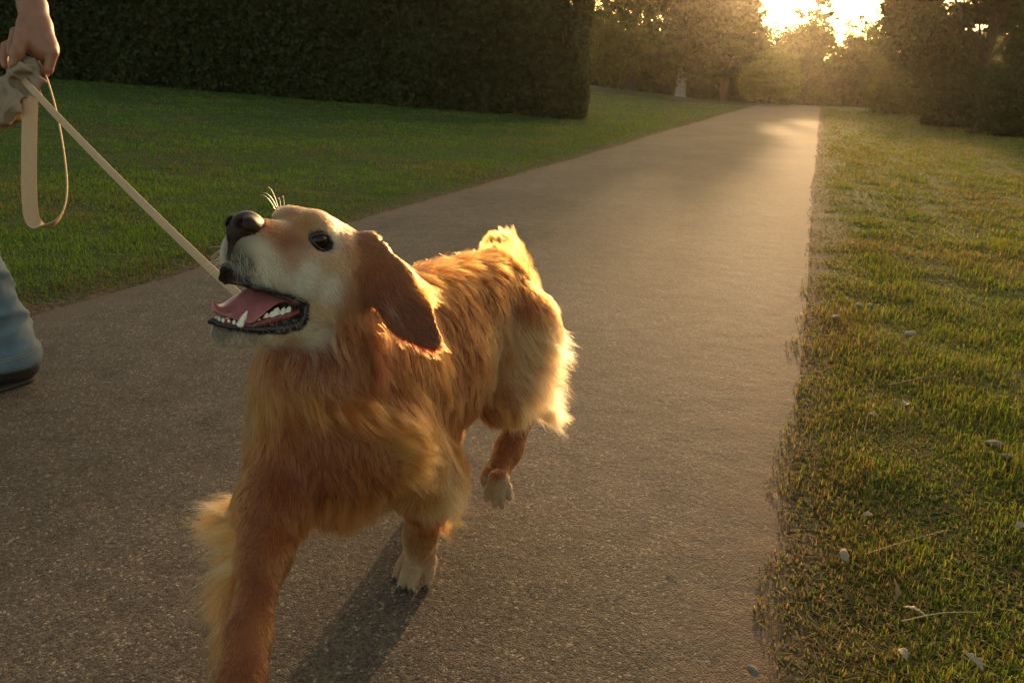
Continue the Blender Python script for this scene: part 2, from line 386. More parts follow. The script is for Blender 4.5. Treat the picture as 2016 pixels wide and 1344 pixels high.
def hedge_surf(n, mode):
    if mode == 'front': u, v, z = rh.uniform(0, HL, n), np.zeros(n), rh.uniform(0, HH, n)
    elif mode == 'end': u, v, z = np.zeros(n), rh.uniform(0, HD, n), rh.uniform(0, HH, n)
    elif mode == 'top': u, v, z = rh.uniform(0, HL, n), rh.uniform(0, HD, n), np.full(n, HH)
    # rounded shoulders
    edge_u = np.maximum(0, 1.0 - u); edge_z = np.maximum(0, z - (HH - .7))
    if mode == 'front': v = v + .9 * (edge_z / .7) ** 2 * .5 + .55 * (edge_u / 1.0) ** 2
    if mode == 'end': u = u + .45 * (edge_z / .7) ** 2 + .3 * (np.maximum(0, .7 - v) / .7) ** 2
    if mode == 'top': z = z - .5 * (edge_u / 1.0) ** 2 - .12 * (np.maximum(0, .7 - v) / .7) ** 2
    b = .22 * n2d(u, z + v * 2, 1.7, 2) + .13 * n2d(u, z + v, 5, 3) + .06 * n2d(u, z + v, 14, 7) 
    dpt = np.abs(rh.normal(size=n)) * .13
    if mode == 'front': v = v - b * .55 + dpt
    if mode == 'end': u = u - b * .4 + dpt
    if mode == 'top': z = z + b * .6 - dpt
    p = A_ + u[:, None] * Bv + v[:, None] * Dp
    return np.stack([p[:, 0], p[:, 1], gz(p[:, 0], p[:, 1]) + z], 1)
HP = np.concatenate([hedge_surf(180000, 'front'), hedge_surf(16000, 'end'), hedge_surf(26000, 'top')])
tone = np.clip(.5 + .3 * rh.normal(size=len(HP)), 0, 1)[:, None]
HC = (np.array([.034, .048, .016]) * (1 - tone) + np.array([.085, .098, .034]) * tone)
old = rh.random(len(HP)) < .10; HC[old] = np.array([.10, .065, .035])
hedge = link('hedge', leaf_mesh('hedge', HP, .062, HC, rh), m_leaf)
tag(hedge, 'tall dark clipped hedge at the top of the left lawn', 'hedge')
link('branches', me, m_bark, hedge)
def tube(bm, pts, rad, seg=8):
    rings = []
    for i, p in enumerate(pts):
        d = unit(np.array(pts[min(i + 1, len(pts) - 1)]) - np.array(pts[max(i - 1, 0)])); a = unit(np.cross(d, [.3, .9, .1])); b = np.cross(d, a)
        rings.append([bm.verts.new(np.array(p) + (a * cos(k / seg * 2 * pi) + b * sin(k / seg * 2 * pi)) * rad[i]) for k in range(seg)])
    for r0, r1 in zip(rings[:-1], rings[1:]):
        for k in range(seg): bm.faces.new((r0[k], r0[(k + 1) % seg], r1[(k + 1) % seg], r1[k])).smooth = True
    bm.faces.new(rings[-1])
def tree(name, label, cat_, base, blobs, trunk_r, leaves, size, cols, seed, group='trees and bushes beyond the lawns', pale=False, clump=.55, fill=.35, trunk_top=None, per=42):
    """blobs: (x offset to the right, y offset away, height of centre, rx, rz) in metres; each is a cloud of leaf clumps"""
    r = np.random.default_rng(seed); base = np.array(base); PP = []; CC = []
    vol = np.array([b[3] * b[4] for b in blobs]); vol = vol / vol.sum()
    for (ox, oy, cz, rx, rz), f_ in zip(blobs, vol):
        nc = max(3, int(leaves * f_ / per))
        d = nrm(r.normal(size=(nc, 3))); rad = np.where(r.random(nc) < fill, r.uniform(.1, .8, nc), r.uniform(.8, 1.08, nc))
        c = d * rad[:, None] * [rx, rx, rz] * (1 + .16 * r.normal(size=(nc, 1)) * (rad > .8)[:, None]) + [ox, oy, cz]
        cs = clump * r.uniform(.45, 1.3, nc) * min(1, rx / 1.2)
        k = r.poisson(per, nc); idx = np.repeat(np.arange(nc), k)
        p = c[idx] + r.normal(size=(len(idx), 3)) * (cs[idx] * .5)[:, None] * [1, 1, .62]
        PP.append(p); tn = np.clip(.45 + .38 * r.normal(size=nc)[idx] + .15 * r.normal(size=len(idx)), 0, 1)[:, None]
        CC.append(np.array(cols[0]) * (1 - tn) + np.array(cols[1]) * tn)
    P = np.concatenate(PP) + base; C = np.concatenate(CC); g = gz(P[:, 0], P[:, 1]); k = P[:, 2] > g + .03; P, C = P[k], C[k]
    o = bpy.data.objects.new(name, None); scene.collection.objects.link(o); o.location = base; o.empty_display_size = .2
    tag(o, label, cat_, group)
    cr = link('crown', leaf_mesh('crown', P - base, size, C, r), m_leaf, o)
    bm = bmesh.new()
    top = trunk_top or max(b[2] for b in blobs) 
    pts = [np.array([.0, 0, -.3]), np.array([.02, 0, top * .25]), np.array([r.normal() * .12, r.normal() * .12, top * .55]), np.array([r.normal() * .25, 0, top])]
    tube(bm, pts, [trunk_r * 1.3, trunk_r, trunk_r * .8, trunk_r * .3])
    for (ox, oy, cz, rx, rz) in blobs[:14]:
        if cz < .3: continue
        z0 = min(cz * r.uniform(.35, .7), top * .8); st_ = np.array([np.interp(z0, [0, top * .55, top], [0, pts[2][0], pts[3][0]]), 0, z0]); e = np.array([ox, oy, cz + rz * .3])
        m1_ = st_ * .5 + e * .5 + [0, 0, .15 * cz * r.uniform(-.3, .6)]
        tube(bm, [st_, m1_, e], [trunk_r * .36, trunk_r * .2, trunk_r * .06], 6)
        for q in range(3):
            dd = nrm(r.normal(size=3)) * [rx, rx, rz] * .8; tube(bm, [m1_ * .4 + e * .6, e + dd * .5, e + dd], [trunk_r * .2, trunk_r * .12, trunk_r * .04], 5)
    me = bpy.data.meshes.new('trunk'); bm.to_mesh(me); bm.free(); link('trunk', me, m_pale if pale else m_bark, o)
    return o
def px2m(d): return d / F
DG, MG, YG, OG = (.026, .044, .010), (.088, .112, .022), (.115, .120, .025), (.075, .075, .020)
def blob(d, bx, by, cx, cy, rx, ry, dy=0):
    """photo-measured crown lobe: centre and radii in photo pixels at depth d, about a base at pixel (bx,by)"""
    k = px2m(d); return ((cx - bx) * k, dy, (by - cy) * k, rx * k, ry * k)
def T(name, label, cat_, bx, by, d, lobes, tr, leaves, size, cols, seed, **kw):
    b = groundpt(bx, by, d)
    v = proj(b + [0, 0, 0]); by_ = float(v[1]); k = px2m(d)
    bl = [((cx - bx) * k, dy, (by_ - cy) * k, rx * k, ry * k) for cx, cy, rx, ry, dy in lobes]
    return tree(name, label, cat_, b, bl, tr, leaves, size, cols, seed, **kw)
T('yellow_bush', 'yellowish leafy bush just past the end of the hedge', 'bush', 1215, 160, 40, [(1205, 118, 42, 48, 0), (1240, 100, 34, 38, .6), (1190, 80, 30, 40, .3)], .07, 9000, .10, (OG, YG), 1)
T('pine_tree', 'tall dark tree crown behind the yellow bush, right of the hedge', 'tree', 1240, 168, 50, [(1235, 40, 80, 60, 0), (1200, -30, 60, 50, 0), (1280, -40, 70, 60, 1), (1250, 110, 75, 55, 1), (1180, 60, 40, 60, 2)], .3, 30000, .14, (DG, MG), 2)
T('pale_trunked_tree', 'broad tree with a pale trunk beyond the left lawn', 'tree', 1340, 178, 48, [(1340, 20, 85, 62, 0), (1300, 100, 70, 45, 0), (1380, 90, 75, 50, .5), (1320, -50, 75, 50, 0), (1385, 35, 50, 45, 0), (1350, 135, 90, 30, 1.5)], .28, 42000, .14, (DG, MG), 3, pale=True)
T('leaning_tree', 'tree whose crown edge the sun breaks through beside the open sky', 'tree', 1425, 182, 50, [(1425, 62, 55, 45, 0), (1365, -20, 36, 36, 0), (1440, 120, 62, 45, 0), (1462, 90, 28, 44, 0), (1440, 30, 32, 24, 0)], .26, 24000, .14, (DG, MG), 4, fill=.25, clump=.45)
T('round_bush', 'smooth rounded bush left of the far end of the path', 'bush', 1515, 195, 40, [(1515, 150, 44, 44, 0), (1490, 170, 34, 28, 0), (1540, 168, 30, 30, .4)], .09, 17000, .08, (MG, (.13, .155, .03)), 5, clump=.4)
T('layered_tree', 'open feathery tree standing against the bright sky above the path', 'tree', 1582, 205, 58, [(1585, 120, 42, 38, 0), (1578, 75, 36, 22, 0), (1600, 45, 24, 9, 0), (1560, 40, 20, 8, .3), (1590, 20, 24, 9, 0), (1570, 8, 16, 8, 0), (1612, 95, 18, 22, 0), (1545, 95, 22, 30, 0), (1583, -12, 10, 10, 0), (1590, 165, 55, 35, 0), (1530, 100, 30, 34, 0), (1506, 116, 32, 36, 0), (1585, 90, 34, 40, .4)], .16, 25000, .13, (DG, MG), 6, clump=.5, fill=.5)
T('domed_tree', 'domed tree with light showing through its top, right of the path end', 'tree', 1690, 210, 54, [(1686, 104, 46, 46, 0), (1660, 130, 38, 38, 0), (1715, 120, 40, 36, .5), (1690, 170, 66, 36, 0), (1640, 175, 30, 34, 0)], .2, 26000, .13, (DG, MG), 7)
T('far_bush', 'low bush closing the view right of the layered tree', 'bush', 1640, 206, 62, [(1632, 165, 36, 34, 0), (1610, 180, 30, 26, 0)], .09, 8000, .12, (DG, MG), 8)
T('spreading_bush', 'yellow-green bush spilling onto the right lawn', 'bush', 1775, 232, 30, [(1765, 185, 50, 48, 0), (1740, 205, 32, 28, -.2), (1800, 150, 48, 38, .3), (1815, 212, 40, 30, -.3), (1750, 150, 26, 26, .2)], .08, 26000, .07, (OG, YG), 9, clump=.4)
T('oak_tree', 'large dark tree with sky gaps beside its forked trunk', 'tree', 1905, 245, 24, [(1760, 45, 48, 48, 0), (1800, 100, 52, 44, .5), (1775, -30, 60, 40, 0), (1850, 60, 42, 40, .8), (1850, -20, 60, 36, 0), (1930, -50, 80, 50, 0), (1860, 150, 50, 46, .5), (1890, 5, 34, 24, 0), (2010, 0, 60, 50, 0), (1980, 110, 34, 30, 0), (1905, 170, 70, 40, 1), (1732, 15, 40, 48, -.2), (1742, 80, 42, 42, -.2), (1765, 30, 46, 50, .6), (1722, -35, 40, 40, 0), (1895, 96, 26, 16, .3), (1965, 55, 30, 30, .5), (1922, 8, 50, 34, -.3), (1890, 50, 34, 26, .2), (1950, 20, 40, 36, .4), (1830, 120, 50, 44, .4)], .17, 105000, .075, (DG, (.05, .062, .018)), 10, clump=.45)
T('dark_bush', 'dark bushy growth under the big tree on the right', 'bush', 1900, 262, 21, [(1880, 205, 58, 48, 0), (1930, 190, 52, 48, .3), (1850, 232, 42, 30, -.3), (1915, 245, 46, 28, -.3)], .06, 34000, .06, (DG, (.05, .062, .018)), 11, clump=.35)
T('edge_bush', 'dark bush at the right edge of the photo', 'bush', 1990, 285, 17.5, [(1985, 200, 62, 60, 0), (2040, 210, 60, 64, .2), (1960, 250, 42, 34, -.2), (2010, 262, 50, 30, -.3)], .06, 34000, .055, (DG, (.05, .062, .018)), 12, clump=.32)
T('edge_tree', 'tall tree whose crown fills the top right corner', 'tree', 2075, 290, 19, [(2010, 60, 50, 60, 0), (2080, 40, 80, 80, 0), (2030, -50, 80, 60, 0), (2090, 150, 80, 60, 0), (1985, 130, 26, 30, .4)], .15, 40000, .065, (DG, (.05, .062, .018)), 13, clump=.42)
# far wood that closes the horizon
rw = np.random.default_rng(77); PW = []; CW = []
for k in range(210):
    a = radians(rw.uniform(-85, 60)); dd = rw.uniform(75, 100); hgt = rw.uniform(5.0, 8.5) * (1 if abs(math.degrees(a) - 21) > 6 else .62)
    x, y = dd * sin(a), dd * cos(a); z0 = float(gz(x, y)); m_ = 900
    d = nrm(rw.normal(size=(m_, 3))) * rw.uniform(.75, 1.05, (m_, 1)) * [3.4, 3.4, hgt * .55]
    PW.append(np.array([x, y, max(z0, -1.5) + hgt * .45]) + d); CW.append(np.tile(np.array(DG) * rw.uniform(.8, 1.5), (m_, 1)))
PW = np.concatenate(PW); CW = np.concatenate(CW)
tag(link('woodland', leaf_mesh('woodland', PW, .55, CW, rw), m_leaf), 'far-off wood closing the horizon behind the trees', 'woodland', kind='stuff')
# ------------------------------------------------------------------ the dog's shape
# head frame: X towards the nose, Y to the dog's left, Z to the crown
_hx = unit(-.50 * RIGHT + .17 * UP - .85 * FWD)
_hz = .25 * RIGHT + .95 * UP + .05 * FWD; _hz = unit(_hz - _hz @ _hx * _hx)
HR = np.array([_hx, np.cross(_hz, _hx), _hz]).T
HO = at(583, 452, 1.08)
def hw(*l): return HO + HR @ np.array(l, float)         # head frame -> world
B_, L_ = np.array([.48, .877, 0]), np.array([.877, -.48, 0])   # dog's backwards / left
BO = np.array([-.235, 1.215, 0])
def bw(s, l, z): return BO + s * B_ + l * L_ + np.array([0, 0, z])
BR = np.array([B_, L_, [0, 0, 1]]).T
def dog_field(h=0.004):
    f = Field((-.62, .60, -.01), (.30, 2.25, .90), h)
    # trunk
    f.ell(bw(.02, 0, .41), (.17, .118, .155), BR, k=.03)
    f.ell(bw(-.10, 0, .37), (.10, .11, .13), BR, k=.05)
    f.ell(bw(.16, 0, .425), (.15, .117, .145), BR, k=.03)
    f.ell(bw(.31, 0, .475), (.15, .088, .098), BR, k=.04)
    f.ell(bw(.415, 0, .485), (.085, .078, .088), BR, k=.03)
    f.cone(bw(.02, 0, .555), bw(.40, 0, .54), .062, .055, k=.05)
    # neck
    f.cone(bw(-.02, 0, .48), hw(-.078, 0, -.058), .12, .065, k=.04)
    f.cone(bw(-.12, -.02, .40), hw(-.07, -.01, -.10), .105, .062, k=.05)
    # head
    f.ell(hw(-.062, 0, -.014), (.076, .060, .049), HR, k=.02)
    f.ell(hw(-.11, 0, -.04), (.045, .052, .05), HR, k=.02)
    f.ell(hw(-.022, 0, .008), (.036, .032, .026), HR, k=.02)
    for y in (-1, 1):
        f.ell(hw(-.008, y * .026, .010), (.028, .022, .022), HR, k=.015)
        f.ell(hw(-.05, y * .040, -.055), (.052, .028, .048), HR, k=.02)
        f.ell(hw(-.005, y * .034, -.035), (.035, .020, .026), HR, k=.015)
        f.cone(hw(.076, y * .013, -.052), hw(.0, y * .030, -.062), .020, .027, k=.012)
        f.cone(hw(.080, y * .012, -.068), hw(.062, y * .020, -.076), .0145, .0165, k=.010)
        f.cone(hw(.062, y * .020, -.076), hw(.0, y * .033, -.078), .0165, .018, k=.010)
        f.cone(hw(-.07, y * .032, -.115), hw(.065, y * .013, -.165), .024, .013, k=.012)
        f.cone(hw(-.035, y * .047, -.105), hw(-.06, y * .042, -.09), .018, .024, k=.015)
    f.cone(hw(-.0, 0, -.028), hw(.070, 0, -.030), .036, .026, k=.015)
    f.cone(hw(-.06, 0, -.125), hw(.068, 0, -.168), .022, .012, k=.015)
    # mouth cavity
    f.cone(hw(-.012, 0, -.111), hw(.06, 0, -.122), .014, .024, k=.006, sub=True, flat=(HR[:, 1], .40))
    f.cone(hw(.05, 0, -.119), hw(.14, 0, -.118), .024, .033, k=.006, sub=True, flat=(HR[:, 1], .5))
    # eye sockets
    for y in (-1, 1):
        f.ell(hw(-.007, y * .050, -.009), (.017, .012, .0125), HR, k=.006, sub=True)
    # ears
    n = unit(-FWD * 1.0 + RIGHT * .12 + UP * .05)
    f.chain([hw(-.085, .058, .008), at(768, 562, 1.125), at(806, 622, 1.12), at(846, 668, 1.115)], [.024, .036, .033, .019], k=.012, flat=(n, 4.5))
    n = unit(HR[:, 1] * .8 - HR[:, 0] * .2 - HR[:, 2] * .1)
    f.chain([hw(-.085, -.052, -.015), hw(-.10, -.074, -.055), hw(-.11, -.08, -.09), hw(-.12, -.08, -.12)], [.018, .036, .034, .02], k=.012, flat=(n, 4.0))
    # left front leg (planted)
    P0 = np.array([-.179, 1.279, 0])
    f.chain([bw(-.08, .085, .40), bw(.0, .095, .30), at(840, 985, 1.40), at(828, 1050, 1.47), at(823, 1085, 1.50)], [.075, .062, .037, .027, .028], k=.03)
    paws(f, P0 + np.array([0.01, .015, 0]), np.array([-.30, -.95, 0]), 1.18)
    # right front leg (reaching forward)
    f.chain([bw(-.09, -.085, .40), at(540, 985, 1.16), at(520, 1090, 1.10), at(489, 1250, 1.0), at(477, 1330, .955), at(464, 1420, .90)], [.072, .046, .031, .024, .023, .022], k=.03)
    f.cone(at(540, 985, 1.16), at(505, 1010, 1.21), .036, .024, k=.025)
    paws(f, at(450, 1500, .86) - np.array([0, 0, .03]), np.array([-.2, -.95, -.2]), 1.0)
    # left hind leg, swinging forward
    f.chain([bw(.405, .055, .45), at(1000, 740, 1.60), at(985, 785, 1.56)], [.086, .064, .045], k=.02)
    f.chain([at(985, 785, 1.56), at(1030, 790, 1.70), at(1028, 815, 1.76)], [.05, .034, .024], k=.02)
    f.chain([at(1030, 805, 1.76), at(1003, 880, 1.70), at(974, 938, 1.65), at(980, 962, 1.625)], [.030, .027, .024, .021], k=.02)
    paws(f, at(980, 958, 1.62) , np.array([.05, -.62, -.78]), .84)
    # right hind leg, planted behind
    f.chain([bw(.42, -.05, .45), bw(.31, -.08, .34), bw(.37, -.095, .17), np.array([-.175, 1.53, .045])], [.085, .055, .026, .023], k=.03)
    paws(f, np.array([-.180, 1.495, 0]), -B_, .85)
    # tail
    f.chain([bw(.50, 0, .53), at(1012, 505, 1.90), at(1000, 480, 2.0), at(975, 478, 2.08), at(955, 500, 2.12)], [.03, .020, .015, .012, .007], k=.025)
    return f
CLAWS = []
def paws(f, P, d, sc):
    """paw resting around P, toes towards d"""
    d = unit(d); up = np.array([0, 0, 1.]); sd = unit(np.cross(d, up)); up = np.cross(sd, d)
    f.cone(P - d * .012 * sc + up * .044 * sc, P + d * .010 * sc + up * .028 * sc, .026 * sc, .021 * sc, k=.010)
    for i, (o, a) in enumerate(((-1.5, .016), (-.5, .034), (.5, .034), (1.5, .016))):
        b = P + sd * o * .0150 * sc; tip = b + d * (a + .022) * sc + sd * o * .005 + up * .010 * sc; CLAWS.append((tip - d * .004, tip + d * .008 * sc - up * .005 * sc, .0032 * sc))
        f.chain([b + d * .0 + up * .032 * sc, b + d * (a + .004) * sc + sd * o * .003 + up * .022 * sc, b + d * (a + .016) * sc + sd * o * .004 + up * .010 * sc],
                [.0094 * sc, .0094 * sc, .0078 * sc], k=.0008)
# ------------------------------------------------------------------ the dog
from mathutils.bvhtree import BVHTree
from mathutils.kdtree import KDTree
m_skin, nt, b = mat('dog_skin')
a_ = N(nt, 'ShaderNodeAttribute', attribute_name='coat'); nt.links.new(a_.outputs['Color'], b.inputs['Base Color']); b.inputs['Roughness'].default_value = .8
m_fur = bpy.data.materials.new('dog_fur'); m_fur.use_nodes = True; nt = m_fur.node_tree; nt.nodes.clear()
out = N(nt, 'ShaderNodeOutputMaterial'); hb = N(nt, 'ShaderNodeBsdfHairPrincipled'); hb.parametrization = 'COLOR'
a_ = N(nt, 'ShaderNodeAttribute', attribute_name='coat'); nt.links.new(a_.outputs['Color'], hb.inputs['Color'])
hb.inputs['Roughness'].default_value = .32; hb.inputs['Radial Roughness'].default_value = .45; hb.inputs['Random Roughness'].default_value = .3
nt.links.new(hb.outputs[0], out.inputs['Surface'])
m_nose = simple('nose_leather', (.030, .0115, .009), .42, bump=.0005, nscale=900, **{'Specular IOR Level': .18})
m_lip = simple('lip_skin', (.012, .009, .009), .22, bump=.0012, nscale=350)
m_gum = simple('gum', (.20, .04, .035), .25, noise=.35, nscale=160, bump=.0006)
m_gum.node_tree.nodes['Principled BSDF'].inputs['Subsurface Weight'].default_value = .2
m_gum.node_tree.nodes['Principled BSDF'].inputs['Subsurface Scale'].default_value = .004
m_tongue = simple('tongue_skin', (.40, .13, .13), .30, noise=.18, nscale=70, bump=.0005)
m_tongue.node_tree.nodes['Principled BSDF'].inputs['Subsurface Weight'].default_value = .35
m_tongue.node_tree.nodes['Principled BSDF'].inputs['Subsurface Scale'].default_value = .006
m_tooth = simple('tooth_enamel', (.78, .70, .54), .25, noise=.12, nscale=200)
m_eye = simple('eye_surface', (.012, .005, .003), .10, **{'Specular IOR Level': .3})
m_whisk = simple('whisker_hair', (.75, .62, .42), .4)

f = dog_field()
DV, DQ = f.mesh(2)
bvh = BVHTree.FromPolygons([Vector(v) for v in DV], DQ.tolist())
def hit(px, py, spread=0):
    d = at(px, py, 1) - CAM
    r = bvh.ray_cast(Vector(CAM), Vector(d))
    if r[0] is None: 
        n = bvh.find_nearest(Vector(at(px, py, 1.4)))
        return None
    return np.array(r[0]), np.array(r[1])
W_, CR, GL, GO, DK, RU, BK = (.72, .66, .50), (.48, .25, .10), (.34, .092, .013), (.25, .058, .007), (.16, .038, .008), (.26, .060, .009), (.012, .009, .008)
LG = (.42, .160, .034); GRW = (.50, .42, .33)
STROKES = [  # photo point on the coat, photo point it lies towards, length, colour, lift
 (525, 440, 570, 432, .006, GL, .2), (545, 458, 580, 462, .006, LG, .2), (560, 478, 580, 500, .007, GO, .2), (585, 480, 600, 505, .007, RU, .2), (578, 510, 595, 530, .007, GL, .2), (512, 500, 545, 520, .007, W_, .2), (515, 525, 545, 545, .008, W_, .2), (508, 545, 530, 558, .007, GRW, .2),
 (535, 540, 590, 560, .009, W_, .25), (590, 560, 640, 590, .011, W_, .25), (600, 525, 635, 545, .009, W_, .2), (585, 500, 610, 530, .008, (.55, .36, .19), .2),
 (650, 560, 670, 600, .013, W_, .3), (600, 455, 610, 490, .007, CR, .2), (650, 520, 670, 540, .010, CR, .25), (640, 615, 670, 640, .014, CR, .3), (610, 660, 650, 665, .012, W_, .3), (560, 662, 600, 664, .010, CR, .3), (530, 662, 560, 666, .008, W_, .3),
 (445, 655, 470, 662, .004, BK, .2), (475, 660, 500, 664, .005, (.06, .05, .04), .2), (505, 662, 525, 664, .006, (.25, .2, .15), .2), (440, 668, 470, 674, .011, (.3, .24, .18), .5), (470, 672, 490, 676, .013, W_, .5), (432, 512, 436, 530, .005, W_, .2), (690, 570, 705, 620, .018, GL, .3), (680, 610, 695, 650, .02, GL, .3), (676, 515, 690, 545, .010, CR, .25), (695, 530, 705, 560, .012, GL, .25), (700, 495, 722, 540, .014, GL, .25),
 (625, 442, 655, 450, .009, (.58, .42, .26), .3), (595, 425, 625, 428, .008, (.50, .25, .08), .25), (640, 440, 690, 470, .011, GL, .2), (655, 466, 668, 480, .006, W_, .3), (610, 435, 640, 440, .008, LG, .2), (660, 430, 690, 450, .010, GL, .2), (680, 475, 705, 500, .012, GL, .2), (570, 415, 600, 408, .009, LG, .3), (545, 420, 560, 412, .007, (.52, .34, .18), .4),
 (468, 515, 480, 535, .006, BK, .25), (455, 505, 450, 520, .006, BK, .25), (436, 500, 438, 520, .007, GRW, .4), (484, 520, 495, 535, .004, (.06, .05, .04), .2), (492, 548, 500, 560, .005, (.14, .11, .09), .2),
 (715, 560, 725, 610, .02, GO, .3), (740, 530, 780, 575, .016, GL, .15), (780, 570, 815, 615, .013, GO, .08), (810, 610, 845, 655, .011, DK, .05), (755, 575, 780, 620, .018, RU, .08), (850, 665, 868, 688, .008, DK, .05), (740, 590, 775, 635, .013, DK, .08), (830, 615, 850, 655, .008, GO, .05),
 (680, 640, 700, 700, .035, GL, .3), (640, 700, 645, 760, .04, GO, .25), (590, 700, 580, 770, .035, RU, .25), (545, 700, 535, 770, .04, GO, .3), (510, 710, 500, 780, .05, GL, .4), (530, 790, 540, 830, .045, (.39, .135, .027), .3),
 (740, 700, 745, 760, .045, GL, .35), (790, 720, 800, 780, .045, GL, .35), (840, 720, 850, 790, .04, GL, .3), (860, 690, 880, 740, .04, GL, .3),
 (600, 800, 660, 820, .05, (.39, .135, .027), .3), (680, 810, 760, 840, .055, (.40, .14, .03), .35), (760, 840, 820, 880, .045, LG, .35), (560, 850, 570, 920, .026, GO, .18), (520, 860, 505, 930, .026, GL, .22), (620, 890, 630, 970, .028, GO, .18),
 (700, 900, 720, 970, .03, GO, .2), (560, 960, 560, 1020, .025, GO, .2), (760, 910, 790, 960, .04, GL, .3), (830, 870, 850, 940, .035, GL, .25), (890, 850, 905, 910, .03, GL, .25), (640, 990, 650, 1040, .045, GO, .3), (700, 1000, 690, 1050, .055, LG, .35), (600, 1010, 600, 1050, .04, GL, .3), (820, 950, 800, 1000, .045, LG, .35),
 (860, 560, 910, 600, .04, GL, .35), (820, 560, 870, 570, .05, LG, .5), (900, 520, 950, 530, .045, GL, .4), (940, 510, 990, 515, .04, GL, .4), (910, 620, 925, 700, .03, GO, .2), (950, 600, 975, 670, .03, GO, .2), (890, 680, 905, 750, .03, GL, .25), (930, 700, 940, 760, .03, GO, .2), (980, 560, 1010, 630, .03, GO, .25), (960, 540, 1000, 570, .035, GL, .3),
 (1020, 560, 1040, 630, .03, GL, .25), (1050, 600, 1060, 660, .03, GL, .3), (1000, 690, 1005, 760, .022, CR, .2), (975, 660, 975, 720, .018, LG, .15), (960, 740, 975, 800, .016, GL, .15), (1030, 680, 1050, 740, .05, CR, .4), (985, 800, 1000, 825, .014, GL, .15),
 (1058, 680, 1110, 715, .085, CR, .6), (1050, 730, 1110, 765, .10, CR, .7), (1040, 780, 1070, 810, .05, CR, .5), (1010, 850, 990, 910, .012, GO, .2), (985, 900, 972, 940, .011, GL, .2), (975, 935, 970, 955, .009, GL, .3), (965, 960, 965, 975, .008, (.36, .24, .13), .3), (980, 960, 982, 985, .007, (.44, .32, .19), .35),
 (830, 1010, 828, 1060, .016, GO, .2), (850, 1040, 850, 1080, .014, GL, .2), (822, 1075, 818, 1100, .009, (.36, .14, .035), .3), (800, 1095, 795, 1115, .007, (.42, .25, .12), .3), (840, 1095, 840, 1115, .007, (.40, .20, .08), .3), (812, 1110, 808, 1130, .007, (.44, .32, .19), .35), (875, 985, 900, 1020, .055, CR, .6),
 (535, 1060, 525, 1130, .012, GL, .2), (500, 1050, 490, 1110, .012, GO, .2), (490, 1130, 482, 1200, .011, GO, .2), (520, 1150, 505, 1220, .011, GO, .2), (540, 1130, 530, 1200, .013, LG, .2), (470, 1220, 462, 1290, .010, GO, .2), (495, 1250, 485, 1320, .010, GL, .2), (515, 1240, 505, 1310, .012, LG, .2), (470, 1320, 465, 1400, .012, GO, .2),
 (1005, 500, 990, 460, .03, GL, .3), (1015, 515, 1005, 480, .03, GL, .3), (985, 470, 978, 445, .03, LG, .4),
]
S = []
for x, y, x2, y2, ln, c, lf in STROKES:
    h = hit(x, y)
    if h is None: print('stroke misses', x, y); continue
    d_ = (h[0] - CAM) @ FWD
    S.append((h[0], at(x2, y2, d_) - h[0], ln, c, lf))
def add(p, d, ln, c, lf): S.append((np.array(p), np.array(d, float), ln, c, lf))
# the side turned away, and the feathering behind the legs
for s_, z_, ln in ((.1, .42, .035), (.3, .42, .035), (.45, .45, .035)): add(bw(s_, -.11, z_), B_ * .4 + np.array([0, 0, -.9]), ln, GO, .25)
for s_, l_ in ((.05, 0), (.2, 0), (.32, 0)): add(bw(s_, l_, .28), B_ * .9 + np.array([0, 0, -.6]), .05, LG, .4)
for y in (.0, -.03): add(hw(-.05, y, .045), HR[:, 0] * -1, .009, LG, .2)
add(hw(-.05, -.06, -.04), -HR[:, 0] - HR[:, 2], .013, W_, .3); add(hw(.05, -.03, -.06), -HR[:, 0], .008, W_, .2)
for px, py, dd, ln, c in ((470, 1010, 1.26, .045, LG), (470, 1080, 1.18, .035, LG), (455, 1150, 1.13, .03, LG), (445, 1220, 1.07, .03, GL)):
    q = bvh.find_nearest(Vector(at(px, py, dd)))[0]; add(q, -RIGHT * .8 - UP * .25 + FWD * .3, ln, c, .9)
SP = np.array([s[0] for s in S]); SDv = np.array([unit(s[1]) for s in S]); SL = np.array([s[2] for s in S]); SC = np.array([s[3] for s in S]) * np.where((np.array([s[3][1] for s in S]) > .22)[:, None], [.94, .82, .76], [.76, .60, .52]); SLi = np.array([s[4] for s in S])
def field(P):
    """coat direction, length, colour and lift at points P"""
    D = np.zeros_like(P); Ln = np.zeros(len(P)); Co = np.zeros_like(P); Li = np.zeros(len(P))
    for a in range(0, len(P), 20000):
        q = P[a:a + 20000]
        d2 = ((q[:, None] - SP[None]) ** 2).sum(-1)
        w = 1 / (d2 + .014 ** 2) ** 1.9; w /= w.sum(1, keepdims=True)
        D[a:a + 20000] = w @ SDv; Ln[a:a + 20000] = w @ SL; Co[a:a + 20000] = w @ SC; Li[a:a + 20000] = w @ SLi
    return D, Ln, Co, Li
def vnoise(P, sc, seed=0):
    """cheap smooth noise, a sum of sines"""
    r = np.random.default_rng(seed); o = np.zeros(len(P))
    for i in range(6):
        k = r.normal(size=3) * sc; o += np.sin(P @ k + r.uniform(0, 6.28))
    return o / 6 ** .5
LIPU = [hw(.0920, 0, -.0790), hw(.0910, .008, -.0795), hw(.0850, .018, -.0840), hw(.077, .026, -.0945), hw(.0656, .032, -.0974), hw(.0508, .037, -.0955), (hw(.0123, .044, -.0945)), hw(-.0129, .044, -.0983)]
LIPL = [hw(-.0157, .044, -.1006), hw(-.0187, .045, -.1169), hw(-.0141, .042, -.1300), hw(.0077, .039, -.1405), hw(.0352, .0325, -.1480), hw(.0551, .026, -.1520), hw(.0757, .0175, -.1545), hw(.0885, .010, -.1545), hw(.0925, 0, -.1515)]
def mir(p):
    l = HR.T @ (np.asarray(p) - HO); l[1] *= -1; return HO + HR @ l
